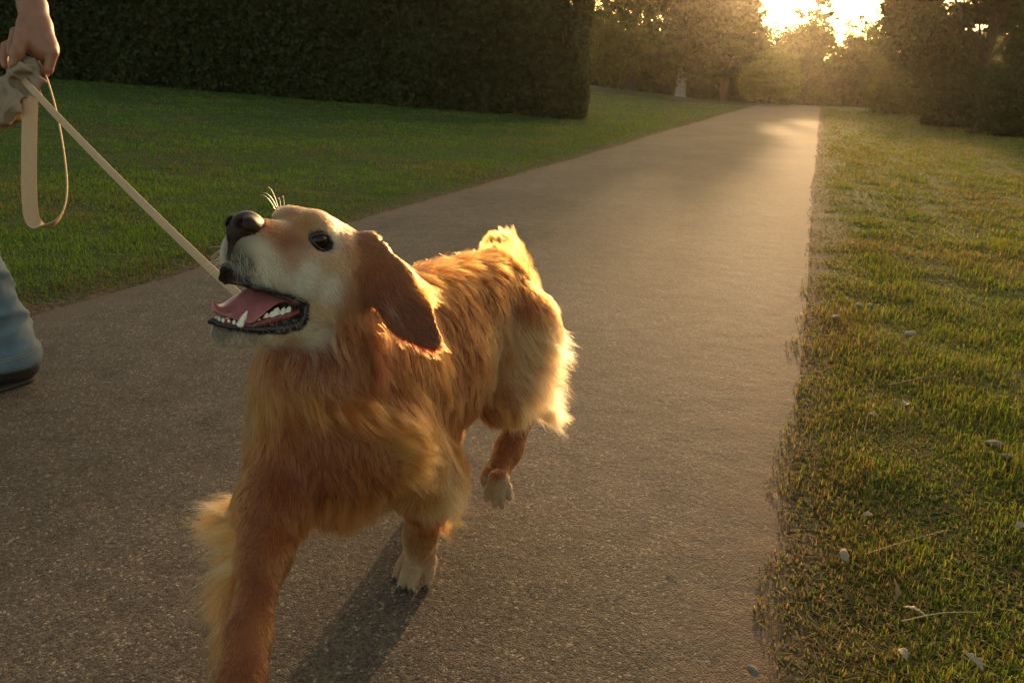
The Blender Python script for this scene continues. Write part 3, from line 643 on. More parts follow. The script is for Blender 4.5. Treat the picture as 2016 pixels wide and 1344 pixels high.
def seg_dist(P, pts):
    d = np.full(len(P), 9.)
    for a, b in zip(pts[:-1], pts[1:]):
        ab = b - a; t = np.clip((P - a) @ ab / (ab @ ab + 1e-12), 0, 1)
        d = np.minimum(d, np.linalg.norm(P - a - t[:, None] * ab, axis=1))
    return d
def bare(P):
    """0 where no hair grows (nose, lips, mouth, eyes), 1 elsewhere"""
    l = (P - HO) @ HR; ay = np.abs(l[:, 1])
    Pm = P.copy(); lm = l.copy(); lm[:, 1] = ay; Pm = HO + lm @ HR.T
    m = np.ones(len(P))
    m[np.linalg.norm((l - [.083, 0, -.022]) / [.026, .024, .024], axis=1) < 1] = 0
    m[np.linalg.norm((lm - [-.007, .046, -.009]) / [.0192, .02, .0150], axis=1) < 1] = 0
    m[seg_dist(Pm, LIPU) < .004] = 0; m[seg_dist(Pm, LIPL) < .006] = 0
    top = np.interp(l[:, 0], [-.02, .02, .06, .1], [-.099, -.096, -.098, -.086]); bot = np.interp(l[:, 0], [-.02, .008, .055, .093], [-.125, -.139, -.150, -.150])
    m[(l[:, 0] > -.02) & (ay < np.interp(l[:, 0], [-.02, .05, .1], [.043, .034, .012])) & (l[:, 2] < top) & (l[:, 2] > bot)] = 0
    return m
Dn, Ln, Co, Li = field(DV)
sk = Co * .75; bz = bare(DV) < .5; sk[bz] = (.014, .009, .009)
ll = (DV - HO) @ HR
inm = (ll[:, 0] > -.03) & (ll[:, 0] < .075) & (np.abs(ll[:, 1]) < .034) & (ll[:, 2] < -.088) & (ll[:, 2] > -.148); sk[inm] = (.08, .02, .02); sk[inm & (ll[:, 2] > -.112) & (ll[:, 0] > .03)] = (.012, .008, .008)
dog_me = np_mesh('dog', DV, DQ); v_attr(dog_me, 'coat', sk)
dog = link('dog', dog_me, m_skin)
tag(dog, 'golden retriever with cream muzzle walking on a leash, mouth open and head raised', 'dog')
m_claw = simple('claw_horn', (.05, .035, .025), .35)
for a, b, r_ in CLAWS[:8] + CLAWS[12:]:
    bm = bmesh.new(); d_ = unit(b - a); q_ = unit(np.cross(d_, [.1, .2, 1])); w_ = np.cross(d_, q_); rs = []
    for t_, rr_ in ((0, 1), (.5, .8), (.85, .45), (1, .12)):
        rs.append([bm.verts.new(a + (b - a) * t_ + (q_ * cos(k / 8 * 2 * pi) + w_ * sin(k / 8 * 2 * pi)) * r_ * rr_) for k in range(8)])
    for r0, r1 in zip(rs[:-1], rs[1:]):
        for k in range(8): bm.faces.new((r0[k], r0[(k + 1) % 8], r1[(k + 1) % 8], r1[k])).smooth = True
    bm.faces.new(rs[-1]); me = bpy.data.meshes.new('claw'); bm.to_mesh(me); bm.free(); link('claw', me, m_claw, dog)
def curves_obj(name, P, col, rad, material, parent):
    """P (n,k,3) strands"""
    n, k = P.shape[:2]
    cu = bpy.data.hair_curves.new(name); cu.add_curves([k] * n)
    cu.attributes['position'].data.foreach_set('vector', P.astype(np.float32).ravel())
    r = cu.attributes.get('radius') or cu.attributes.new('radius', 'FLOAT', 'POINT'); r.data.foreach_set('value', rad.astype(np.float32).ravel())
    c = cu.attributes.new('coat', 'FLOAT_COLOR', 'CURVE'); cc = np.ones((n, 4), np.float32); cc[:, :3] = col; c.data.foreach_set('color', cc.ravel())
    cu.materials.append(material)
    o = bpy.data.objects.new(name, cu); scene.collection.objects.link(o); o.parent = parent
    return o
def sample(V, Q, n, wt, r):
    T = np.concatenate([Q[:, [0, 1, 2]], Q[:, [0, 2, 3]]])
    A, B, C = V[T[:, 0]], V[T[:, 1]], V[T[:, 2]]
    nn = np.cross(B - A, C - A); ar = np.linalg.norm(nn, axis=1)
    p = ar * wt[T].mean(1); t = r.choice(len(T), n, p=p / p.sum())
    u, v = r.random(n), r.random(n); fl = u + v > 1; u[fl] = 1 - u[fl]; v[fl] = 1 - v[fl]
    P = A[t] + u[:, None] * (B[t] - A[t]) + v[:, None] * (C[t] - A[t])
    return P, T[t], np.stack([1 - u - v, u, v], 1)
# vertex normals
T_ = np.concatenate([DQ[:, [0, 1, 2]], DQ[:, [0, 2, 3]]]); fn = np.cross(DV[T_[:, 1]] - DV[T_[:, 0]], DV[T_[:, 2]] - DV[T_[:, 0]])
VN = np.stack([sum(np.bincount(T_[:, i], fn[:, x], len(DV)) for i in range(3)) for x in range(3)], 1); VN /= np.linalg.norm(VN, axis=1, keepdims=True) + 1e-12
def nrm(v): return v / (np.linalg.norm(v, axis=-1, keepdims=True) + 1e-12)
def grow(n, wt, seed, K=7, clump=9, lenmul=1., radius=.00026, clump_pull=.6, jitter=.18):
    r = np.random.default_rng(seed)
    P, tri, bc = sample(DV, DQ, n, wt, r)
    nr = nrm((VN[tri] * bc[..., None]).sum(1))
    D, L, C, Lf = field(P)
    nz = vnoise(P, 60, 3)[:, None] * nrm(np.cross(nr, D)) * .25 + vnoise(P, 150, 5)[:, None] * nrm(np.cross(nr, D)) * .16
    D = nrm(D) + nz; tg = nrm(D - (D * nr).sum(-1, keepdims=True) * nr)
    ok = bare(P) > .5
    P, nr, D, L, C, Lf, tg = [a[ok] for a in (P, nr, D, L, C, Lf, tg)]; n = len(P)
    Lf = np.clip(Lf + .10 * vnoise(P, 90, 11), .16, 1.2)
    L = L * lenmul * r.uniform(.65, 1.15, n) * (1 + .18 * vnoise(P, 45, 8))
    d0 = nrm(tg * np.cos(Lf)[:, None] + nr * np.sin(Lf)[:, None] + r.normal(size=(n, 3)) * jitter)
    dend = nrm(nrm(D) * 1.0 + tg * .6 + nr * (Lf * .25)[:, None] + np.array([0, 0, -.22]) + r.normal(size=(n, 3)) * jitter * .8)
    dn_ = (dend * nr).sum(-1, keepdims=True); dend = nrm(dend - np.minimum(dn_, 0) * nr + .07 * nr)
    t = np.linspace(0, 1, K); pts = np.zeros((n, K, 3)); pts[:, 0] = P - nr * .001
    for k in range(1, K):
        w = t[k]; dd = nrm(d0 * (1 - w) + dend * w); pts[:, k] = pts[:, k - 1] + dd * (L / (K - 1))[:, None]
    # clumps
    nc = max(1, n // clump); ci = r.choice(n, nc, replace=False); kd = KDTree(nc)
    for i, c in enumerate(ci): kd.insert(P[c], i)
    kd.balance(); near = np.array([kd.find(p)[1] for p in P]); cc = ci[near]
    pull = (t[None, :, None] ** 1.3) * (clump_pull * r.uniform(.5, 1.1, n))[:, None, None] * np.clip(L / .02, .3, 1)[:, None, None]
    Lr = np.clip(L / L[cc], .5, 1.1)[:, None, None]
    tgt = pts[cc] - pts[cc][:, :1] 
    pts = pts * (1 - pull) + (pts[cc][:, :1] * pull + (pts[:, :1] * 0) + tgt * pull * Lr)
    # waves
    ph = vnoise(P, 70, 21) * 3; sd = nrm(np.cross(nr, tg))
    amp = (np.clip(L - .02, 0, .1) * .06)[:, None, None]
    pts += amp * np.sin(ph[:, None] + t[None] * 9)[..., None] * t[None, :, None] * sd[:, None]
    br = np.clip(1 + (.20 + .45 * smooth(.30, .04, C.mean(1))) * r.normal(size=n) + .10 * vnoise(P, 110, 31), .35, 2.6)[:, None]
    hue = (.07 * r.normal(size=(n, 1))) * np.array([[0, .6, 1.2]])
    C = np.clip(C * br * (1 + hue), .004, .86)
    rad = radius * r.uniform(.7, 1.2, n)[:, None] * np.array([1 - .85 * x ** 2 for x in t])[None]
    return pts, C, rad
face_w = np.clip(1 - (np.linalg.norm((DV - hw(-.02, 0, -.05)) / .16, axis=1)), 0, 1)
isface = (np.linalg.norm(DV - hw(-.01, 0, -.06), axis=1) < .15) & (Ln < .026)
wt_b = np.where(isface, 0., 1.) * np.clip(.022 / np.maximum(Ln, .006), .6, 3.5)
wt_f = np.where(isface, 1., 0.) * (bare(DV))
HAIR = 1.0
pb = grow(int(230000 * HAIR), wt_b, 1, K=7, clump=26, clump_pull=.60)
curves_obj('coat', *pb, m_fur, dog)
pf = grow(int(150000 * HAIR), wt_f, 2, K=4, clump=6, radius=.00014, clump_pull=.35, jitter=.12)
curves_obj('face_fur', *pf, m_fur, dog)

# feathering: long wispy locks rooted along lines on the coat
def surf(px, py, d): return np.array(bvh.find_nearest(Vector(at(px, py, d)))[0])
LK = []
def locks(path, n, ln, aim, col, seed, per=34, spread=.5, root=.007, curl=.35, tipcol=None, sag=.15):
    """path: photo points with depth; aim: photo-space direction (right, up, away) of the hair"""
    r = np.random.default_rng(seed); R_ = np.array([surf(*p) for p in path]); tt = np.linspace(0, 1, len(R_)); K = 9; s = np.linspace(0, 1, K)
    A = [RIGHT * a[0] + UP * a[1] + FWD * a[2] for a in aim]; A = np.array(A)
    for i in range(n):
        u = r.random(); c = np.array([np.interp(u, tt, R_[:, j]) for j in range(3)]); ta = np.linspace(0, 1, len(A)); a = np.array([np.interp(u, ta, A[:, j]) for j in range(3)])
        c = c + r.normal(size=3) * .008; c = np.array(bvh.find_nearest(Vector(c))[0])
        d = unit(unit(a) + r.normal(size=3) * .22 * spread); L0 = ln * r.uniform(.55, 1.15); side = unit(np.cross(d, r.normal(size=3))); ph = r.uniform(0, 6.28)
        cl = c[None] + d * (L0 * s)[:, None] + side * (np.sin(ph + s * r.uniform(2, 4.5)) - sin(ph))[:, None] * L0 * curl * .25 - np.array([0, 0, 1]) * (s ** 2)[:, None] * L0 * sag
        m = max(6, int(per * r.uniform(.5, 1.3))); off = r.normal(size=(m, 3)) * root; conv = (1 - s ** .8 * .78)[None, :, None]
        fl = nrm(r.normal(size=(m, 3)))[:, None] * (s ** 2)[None, :, None] * L0 * .10
        st = cl[None] + off[:, None] * conv + fl; kk = r.uniform(.6, 1.05, m)[:, None, None]; st = st[:, :1] + (st - st[:, :1]) * kk
        cc_ = np.array(col if tipcol is None or r.random() < .5 else tipcol) * [.80, .66, .58] * r.uniform(.75, 1.25); LK.append((st, np.tile(np.clip(cc_, .01, .85), (m, 1)) * r.uniform(.85, 1.15, (m, 1))))
locks([(490, 995, 1.24), (478, 1050, 1.19), (468, 1110, 1.15), (455, 1180, 1.10), (448, 1240, 1.06)], 260, .092, [(-1, .15, .1), (-1, -.05, .1), (-.9, -.35, .1), (-.75, -.7, .1), (-.5, -.9, .1)], CR, 1, tipcol=LG)
locks([(455, 1170, 1.10), (445, 1250, 1.05)], 50, .06, [(-.7, -.8, .1), (-.6, -.9, .1)], GL, 2, tipcol=GO)
locks([(885, 950, 1.42), (875, 1000, 1.46), (862, 1020, 1.47)], 60, .055, [(.8, -.5, .2), (.7, -.6, .2), (.3, -.6, .2)], CR, 3, tipcol=LG)
locks([(1075, 640, 1.78), (1075, 700, 1.76), (1060, 760, 1.76), (1045, 800, 1.76)], 200, .085, [(1, -.35, .1), (1, -.3, .1), (1, -.45, .1), (.7, -.7, .1)], CR, 4, tipcol=(.58, .38, .2), curl=.5)
locks([(1000, 690, 1.55), (960, 760, 1.5), (1000, 820, 1.5)], 50, .035, [(.3, -1, .1), (.3, -1, 0), (.5, -.8, 0)], LG, 5)
locks([(1010, 495, 1.95), (995, 478, 2.02), (975, 480, 2.08)], 50, .04, [(-.1, .8, .1), (-.2, 1, .1), (-.5, .5, .1)], LG, 6, tipcol=CR)
locks([(520, 770, 1.12), (600, 800, 1.08), (700, 815, 1.08), (760, 830, 1.12)], 70, .065, [(.15, -1, 0), (.6, -.7, -.1), (.9, -.35, -.1), (1, -.2, -.1)], GL, 7, tipcol=LG, curl=.9, sag=.25, root=.007)
locks([(770, 850, 1.13), (800, 880, 1.16), (790, 930, 1.18)], 60, .055, [(1, .1, -.1), (1, .1, -.1), (.8, -.4, 0)], LG, 8, curl=.8)
locks([(500, 720, 1.16), (495, 780, 1.15), (500, 830, 1.15)], 50, .05, [(-.15, -1, 0), (.1, -1, 0), (0, -1, 0)], LG, 9, tipcol=CR, curl=.6)
locks([(620, 1020, 1.14), (690, 1040, 1.16), (760, 1000, 1.2)], 90, .04, [(0, -1, 0), (-.1, -1, 0), (-.3, -1, 0)], GL, 10, tipcol=LG)
locks([(740, 640, 1.13), (770, 700, 1.15), (740, 760, 1.15)], 90, .045, [(.35, -1, 0), (.2, -1, 0), (0, -1, 0)], GL, 11, tipcol=GO, curl=.7)
locks([(800, 560, 1.40), (840, 530, 1.45), (900, 500, 1.55), (960, 500, 1.65)], 100, .035, [(.6, .5, .3), (.8, .35, .3), (.9, .25, .2), (1, .1, .2)], GL, 12, tipcol=LG, curl=.5)
locks([(930, 850, 1.3), (935, 900, 1.32), (900, 940, 1.32)], 90, .045, [(.5, -.8, .2), (.4, -.9, .2), (0, -1, .1)], GL, 13, tipcol=LG)
locks([(1050, 540, 1.72), (1075, 600, 1.74)], 60, .03, [(.7, -.4, .2), (.8, -.6, .2)], GL, 14)
locks([(748, 575, 1.10), (755, 590, 1.10)], 5, .05, [(.45, -.9, -.25), (.5, -.8, -.25)], (.45, .33, .22), 15, per=9, root=.004)
locks([(742, 560, 1.11), (762, 615, 1.11), (800, 668, 1.10), (845, 690, 1.105), (868, 680, 1.11)], 90, .016, [(-.1, -1, 0), (.2, -1, 0), (.4, -.8, 0), (.5, -.7, 0), (.6, -.3, 0)], DK, 31, per=12, root=.003, tipcol=RU, sag=.1)
UL = [(437, 518, .97), (458, 528, .98), (480, 548, .99), (500, 560, .99), (530, 563, 1.0), (555, 570, 1.02), (580, 576, 1.03), (600, 588, 1.05)]
locks(UL[:3], 60, .009, [(-.2, -1, -.2), (.1, -1, -.2), (.3, -.9, -.2)], (.05, .04, .03), 21, per=12, root=.003, tipcol=(.5, .42, .32), sag=.1)
locks(UL[2:], 170, .0085, [(.4, -.8, -.2), (.6, -.75, -.2), (.8, -.6, -.1)], W_, 22, per=8, root=.003, sag=.1)
locks([(430, 655, .99), (460, 668, 1.0), (490, 668, 1.02)], 60, .007, [(-.1, -.9, -.2), (.3, -.9, -.2), (.6, -.7, 0)], (.30, .22, .15), 23, per=12, root=.003, tipcol=W_, sag=.1)
locks([(500, 664, 1.03), (540, 660, 1.04), (580, 655, 1.05), (612, 635, 1.06)], 90, .010, [(.6, -.6, -.1), (.8, -.5, -.1), (.9, -.4, 0)], W_, 24, per=14, root=.0035, tipcol=CR, sag=.1)
Ls = np.concatenate([a[0] for a in LK]); Lc = np.concatenate([a[1] for a in LK])
curves_obj('feathering', Ls, Lc, .00021 * np.tile(1 - .8 * np.linspace(0, 1, Ls.shape[1]) ** 2, (len(Ls), 1)), m_fur, dog)
print('locks', len(Ls))
# ------------------------------------------------------------------ nose, eyes, mouth
def local_field(lo, hi, h): return Field(lo, hi, h)
def to_world(V): return HO + V @ HR.T
f = Field((.045, -.035, -.075), (.125, .035, .015), .0013)
f.ell((.079, 0, -.024), (.025, .0225, .025), k=.006)
f.ell((.091, 0, -.030), (.013, .013, .016), k=.008)
f.cone((.092, 0, -.038), (.092, 0, -.066), .010, .0055, k=.008)
for y in (-1, 1):
    f.ell((.088, y * .0145, -.021), (.0145, .0105, .0135), k=.004)
    f.ell((.103, y * .0105, -.021), (.010, .0050, .0068), k=.0025, sub=True)
    f.cone((.100, y * .013, -.025), (.085, y * .0265, -.029), .0030, .0014, k=.002, sub=True)
f.cone((.1075, 0, -.012), (.1045, 0, -.034), .0010, .0012, k=.0015, sub=True)
f.cone((.1025, 0, -.036), (.0965, 0, -.06), .0012, .0012, k=.0015, sub=True)
V, Q = f.mesh(1); link('nose', np_mesh('nose', to_world(V), Q), m_nose, dog)
# lips
def lips(name, pts, r, n=2):
    f = Field((-.04, -.06, -.19), (.12, .06, -.06), .0018)
    loc = [HR.T @ (np.asarray(p) - HO) for p in pts]
    for sg in (1, -1):
        q = [p * [1, sg, 1] for p in loc]
        f.chain(q, r, k=.003, flat=((0, 1, 0), 1.45))
    V, Q = f.mesh(n); return link(name, np_mesh(name, to_world(V), Q), m_lip, dog)
lips('upper_lip', LIPU, [.0045, .0045, .0040, .0048, .004, .0032, .003, .003])
dn = HR @ np.array([0, -.001, .0025])
lips('lower_lip', LIPL, [.004, .0062, .0072, .0072, .0058, .0042, .0036, .0034, .0034])
# the dark roof of the mouth between the upper lips
pu = cat(np.array([HR.T @ (p - HO) for p in LIPU]), 24) if False else None
lu = np.array([HR.T @ (p - HO) for p in LIPU]); Vp = []; nP = 9
for p in lu:
    for j in range(nP):
        u = j / (nP - 1) * 2 - 1; Vp.append((p[0] - .001, p[1] * u, p[2] + .0045 * (1 - u * u) - .001))
Fp = [(i * nP + j, i * nP + j + 1, (i + 1) * nP + j + 1, (i + 1) * nP + j) for i in range(len(lu) - 1) for j in range(nP - 1)]
po = link('palate', np_mesh('palate', to_world(np.array(Vp)), np.array(Fp)), simple('palate_skin', (.012, .006, .006), .4, bump=.0015, nscale=220), dog)
md = po.modifiers.new('thickness', 'SOLIDIFY'); md.thickness = .002; md.offset = 1; md = po.modifiers.new('s', 'SUBSURF'); md.levels = md.render_levels = 1
# gums inside the lower lip
f = Field((-.04, -.05, -.18), (.11, .05, -.08), .0016)
gl = [(-.012, .034, -.112), (.004, .033, -.1215), (.020, .030, -.129), (.032, .0275, -.136), (.05, .022, -.1475), (.066, .018, -.153), (.078, .010, -.1525), (.085, .0, -.152)]
for sg in (1, -1): f.chain([np.array(p) * [1, sg, 1] for p in gl], [.0045, .005, .0055, .0055, .0045, .004, .004, .004], k=.003)
V, Q = f.mesh(1); link('gum', np_mesh('gum', to_world(V), Q), m_gum, dog)
# teeth
def tooth(base, tip, r0, flat=1.4, cusps=()):
    base, tip = np.array(base, float), np.array(tip, float)
    lo, hi = np.minimum(base, tip) - .011, np.maximum(base, tip) + .011
    f = Field(lo, hi, .0007)
    f.chain([base, base * .45 + tip * .55, tip], [r0, r0 * .72, r0 * .16], k=.001, flat=((0, 1, 0), flat))
    for c, r in cusps: f.chain([base + np.array(c) * [1, 1, .2] , base + np.array(c)], [r * 1.3, r * .35], k=.002, flat=((0, 1, 0), flat))
    V, Q = f.mesh(1); link('tooth', np_mesh('tooth', to_world(V), Q), m_tooth, dog)
for sg in (1, -1):
    m_ = np.array([1, sg, 1])
    tooth(np.array((.0655, .0200, -.1490)) * m_, np.array((.0615, .0215, -.1285)) * m_, .0052, 1.15)
    for x, y, z in ((.0855, .0030, -.1500), (.0825, .0072, -.1495), (.077, .0112, -.1490), (.0715, .0150, -.1480)):
        tooth(np.array((x, y, z - .002)) * m_, np.array((x + .001, y, z + .0045)) * m_, .0026, 1.0)
    tooth(np.array((.0325, .0270, -.1330)) * m_, np.array((.0330, .0270, -.1245)) * m_, .0052, 1.5)
    tooth(np.array((.0410, .0250, -.1385)) * m_, np.array((.0410, .0250, -.1345)) * m_, .0025, 1.5)
    tooth(np.array((.0205, .0295, -.1270)) * m_, np.array((.0200, .0295, -.1140)) * m_, .0078, 1.7, (((.0075, 0, .006), .0034), ((-.007, 0, .006), .0034)))
    tooth(np.array((.0110, .0315, -.1215)) * m_, np.array((.0112, .0315, -.1110)) * m_, .0058, 1.7, (((-.004, 0, .006), .0028),))
    tooth(np.array((.0035, .0325, -.1170)) * m_, np.array((.0035, .0325, -.1075)) * m_, .0052, 1.7)
    # upper teeth, mostly hidden by the lip
    tooth(np.array((.079, .018, -.078)) * m_, np.array((.078, .019, -.090)) * m_, .0045, 1.15)
# tongue: a broad sheet with a groove, its tip curling up past the lower teeth
far = [(-.030, -.018, -.098), (-.0053, -.020, -.0905), (.019, -.024, -.0925), (.0352, -.027, -.1005), (.0501, -.028, -.1130), (.0692, -.023, -.1275), (.0860, -.014, -.1290), (.0940, -.009, -.1245)]
mid = [(-.030, .0, -.104), (-.0072, .0, -.0975), (.0187, .0, -.0985), (.0349, 0, -.1065), (.0526, 0, -.1205), (.0655, 0, -.1335), (.0820, 0, -.1420), (.0945, -.004, -.1385)]
near = [(-.030, .022, -.106), (-.0096, .025, -.1010), (.0161, .027, -.1060), (.0327, .028, -.1190), (.0435, .029, -.1310), (.0580, .029, -.1425), (.0745, .016, -.1425), (.0935, .002, -.1400)]
def cat(pts, n):
    pts = np.array(pts); P = np.vstack([2 * pts[0] - pts[1], pts, 2 * pts[-1] - pts[-2]]); o = []
    for i in np.linspace(0, len(pts) - 1 - 1e-6, n):
        k = int(i); t = i - k; a, b, c, d = P[k:k + 4]
        o.append(.5 * (2 * b + (c - a) * t + (2 * a - 5 * b + 4 * c - d) * t * t + (3 * b - a - 3 * c + d) * t ** 3))
    return np.array(o)
n1, n2 = 40, 17
Fa, Mi, Ne = cat(far, n1), cat(mid, n1), cat(near, n1)
G = np.zeros((n1, n2, 3))
for j in range(n2):
    u = j / (n2 - 1) * 2 - 1
    wF, wN = max(-u, 0), max(u, 0); wM = 1 - abs(u)
    g = Fa * wF + Ne * wN + Mi * wM
    hump = (1 - abs(u)) * abs(u) * 4
    g = g + np.array([0, 0, .0035]) * hump * (1 - .4 * np.linspace(0, 1, n1)[:, None])
    G[:, j] = g
th = .0035
du = np.gradient(G, axis=0); dv = np.gradient(G, axis=1); gn = nrm(np.cross(du, dv)); gn *= np.sign(gn[..., 2:3] + 1e-9)
top = G + 0; botm = G - gn * th * (1 - .75 * (np.abs(np.linspace(-1, 1, n2)) ** 3))[None, :, None]
Vt = np.concatenate([top.reshape(-1, 3), botm.reshape(-1, 3)]); Fq = []
o2 = n1 * n2
for i in range(n1 - 1):
    for j in range(n2 - 1):
        a = i * n2 + j; Fq += [(a, a + n2, a + n2 + 1, a + 1), (a + o2, a + 1 + o2, a + n2 + 1 + o2, a + n2 + o2)]
    a = i * n2; Fq.append((a, a + o2, a + n2 + o2, a + n2)); a += n2 - 1; Fq.append((a, a + n2, a + n2 + o2, a + o2))
for j in range(n2 - 1):
    a = (n1 - 1) * n2 + j; Fq.append((a, a + o2, a + 1 + o2, a + 1))
tg_o = link('tongue', np_mesh('tongue', to_world(Vt), np.array(Fq)), m_tongue, dog)
md = tg_o.modifiers.new('s', 'SUBSURF'); md.levels = md.render_levels = 1
# eyes with their dark rims
m_rim = simple('eyelid_skin', (.018, .011, .009), .35, bump=.0006, nscale=500)
for sg in (1, -1):
    c = np.array([-.0075, sg * .0355, -.0090])
    bm = bmesh.new(); bmesh.ops.create_uvsphere(bm, u_segments=32, v_segments=20, radius=.0170)
    me = bpy.data.meshes.new('eye'); bm.to_mesh(me); bm.free(); me.polygons.foreach_set('use_smooth', [True] * len(me.polygons))
    e = link('eye', me, m_eye, dog); e.location = hw(*c)
    f = Field(c - .03, c + .03, .0011)
    yo = sg
    ring = []
    for k in range(25):
        a = k / 24 * 2 * pi
        x, z = .0160 * cos(a), (.0110 * sin(a) if sin(a) > 0 else .0108 * sin(a)) * (1 - .25 * max(cos(a), 0)) - .0005
        yy = c[1] + sg * (max(.0175 ** 2 - x * x - z * z, 1e-6)) ** .5 * .97
        ring.append((c[0] + x, yy, c[2] + z + .10 * x * 0 ))
    rr = [.0018 + .0008 * (sin(k / 24 * 2 * pi) > 0) for k in range(25)]
    f.chain(ring, rr, k=.0015)
    V, Q = f.mesh(1); link('eyelid', np_mesh('eyelid', to_world(V), Q), m_rim, dog)
# whiskers and the long hairs over the brow
r = np.random.default_rng(5); Wp = []
for (x, y, x2, y2, dd) in [(548, 408, 528, 368, 1.10), (545, 408, 518, 380, 1.10), (542, 412, 512, 384, 1.10), (553, 406, 548, 392, 1.10), (560, 404, 556, 388, 1.1)]:
    a, b = at(x, y, dd), at(x2, y2, dd - .02); t = np.linspace(0, 1, 6)[:, None]
    Wp.append(a + (b - a) * t + UP * .006 * (t * (1 - t)) * 4)
for i in range(34):
    sg = 1 if i % 2 else -1
    x = r.uniform(.055, .098); root = hw(x, sg * np.interp(x, [.05, .1], [.036, .018]), r.uniform(-.082, -.052))
    ln = r.uniform(.015, .035); d = nrm(HR @ np.array([r.uniform(.1, .8), sg * 1.0, r.uniform(-.9, .1)]))
    t = np.linspace(0, 1, 6)[:, None]; Wp.append(root + d * ln * t - np.array([0, 0, 1]) * .01 * t ** 2)
Wp = np.array(Wp); curves_obj('whiskers', Wp, np.tile((.8, .68, .45), (len(Wp), 1)), np.tile(np.linspace(.00022, .00008, 6), (len(Wp), 1)), m_fur, dog)
# ------------------------------------------------------------------ the walker
W_DIR, W_LEFT = np.array([-.48, -.877, 0]), np.array([.877, -.48, 0])
pel = at(-140, 95, 2.02); PZ_ = np.array([0, 0, 1.])
hipN, hipF = pel + W_LEFT * .085 - PZ_ * .02, pel - W_LEFT * .085 - PZ_ * .02
kneeN, ankN = at(-88, 430, 2.12), at(24, 702, 2.30)
kneeF, ankF = pel - W_LEFT * .10 + W_DIR * .26 + PZ_ * (-.47), pel - W_LEFT * .10 + W_DIR * .42; ankF[2] = .10
chest_ = pel + PZ_ * .36; neck_ = pel + PZ_ * .56 + W_DIR * .02; headc = pel + PZ_ * .72 + W_DIR * .05
shN, shF = pel + PZ_ * .47 + W_LEFT * .185, pel + PZ_ * .47 - W_LEFT * .185
elN = at(-6, -205, 1.98); wr = at(64, 12, 1.76)
elF, wrF = shF - PZ_ * .28 - W_DIR * .04 - W_LEFT * .03, shF - PZ_ * .50 + W_DIR * .10 - W_LEFT * .03
m_skinp = simple('skin', (.28, .115, .062), .5, noise=.12, nscale=60, bump=.0006)
m_skinp.node_tree.nodes['Principled BSDF'].inputs['Subsurface Weight'].default_value = .12; m_skinp.node_tree.nodes['Principled BSDF'].inputs['Subsurface Scale'].default_value = .008
lo = np.minimum.reduce([pel, wr, ankF, ankN, headc]) - .32; hi = np.maximum.reduce([pel, wr, ankF, ankN, headc]) + .32; lo[2] = .03
f = Field(lo, hi, .009)
f.chain([hipN, kneeN, ankN], [.075, .052, .038], k=.03); f.chain([hipF, kneeF, ankF], [.075, .052, .038], k=.03)
f.cone(pel, chest_, .12, .13, k=.04); f.cone(chest_, neck_, .12, .055, k=.04); f.cone(neck_, headc, .052, .055, k=.03)
f.chain([shF, elF, wrF], [.055, .042, .028], k=.03); f.ell(wrF - PZ_ * .07, (.04, .025, .06), k=.02)
f.chain([shN, elN, wr * .9 + elN * .1], [.055, .043, .030], k=.03)
hR = np.array([W_DIR, W_LEFT, PZ_]).T
f.ell(headc, (.088, .072, .108), hR, k=.02); f.ell(headc + W_DIR * .03 - PZ_ * .07, (.055, .05, .05), hR, k=.03)
f.cone(headc + W_DIR * .085 + PZ_ * .0, headc + W_DIR * .105 - PZ_ * .03, .010, .014, k=.02)
for sg in (1, -1):
    f.ell(headc + W_LEFT * sg * .075 - PZ_ * .01 - W_DIR * .01, (.02, .012, .032), hR, k=.01)
    f.ell(headc + W_LEFT * sg * .030 + W_DIR * .092 + PZ_ * .005, (.014, .016, .010), hR, k=.012, sub=True)
f.cone(headc + W_DIR * .085 - PZ_ * .062 + W_LEFT * .02, headc + W_DIR * .085 - PZ_ * .062 - W_LEFT * .02, .006, .006, k=.01)
V1, Q1 = f.mesh(2)
# the hand that holds the leash, at a finer grid, joined to the same skin
f = Field(at(64, 100, 1.74) - .17, at(64, 100, 1.74) + .17, .0028)
k9 = .010
f.cone(elN * .32 + wr * .68, wr, .033, .0285, k=.01)
f.cone(wr, at(70, 50, 1.75), .0275, .034, k=.02, flat=(FWD, 1.25))
f.cone(at(68, 55, 1.75), at(84, 92, 1.745), .036, .034, k=.015, flat=(FWD, 1.35))
f.cone(at(76, 88, 1.74), at(95, 100, 1.74), .025, .020, k=.012)
kn = [(104, 104, 1.735), (97, 110, 1.755), (90, 112, 1.775), (84, 112, 1.795)]
for (x, y, dd), ln in zip(kn, (1.0, 1.0, .95, .85)):
    a = at(x, y, dd); b_ = at(x - 9, y + 34 * ln, dd + .004); c_ = at(x - 34, y + 40 * ln, dd + .012); d_ = at(x - 46, y + 22 * ln, dd + .014)
    f.chain([at(x - 18, y - 14, dd + .006), a, b_, c_, d_], [.016, .0118, .0102, .0096, .0082], k=.004)
# thumb pressed along the front, index finger hooked behind it
f.chain([at(52, 52, 1.735), at(44, 78, 1.715), at(34, 104, 1.705), at(26, 128, 1.705)], [.020, .0155, .0135, .0105], k=.010)
f.chain([at(46, 60, 1.77), at(30, 64, 1.765), at(24, 86, 1.755), at(20, 106, 1.75)], [.014, .0105, .0100, .0085], k=.004)
f.chain([at(30, 84, 1.79), at(12, 92, 1.785), at(8, 112, 1.775), at(10, 130, 1.77)], [.013, .0105, .0100, .0085], k=.004)
V2, Q2 = f.mesh(2)
person = link('person', np_mesh('person', np.concatenate([V1, V2]), np.concatenate([Q1, Q2 + len(V1)])), m_skinp)
tag(person, 'person at the left edge in faded jeans and dark shoes, holding a tan leash', 'person')
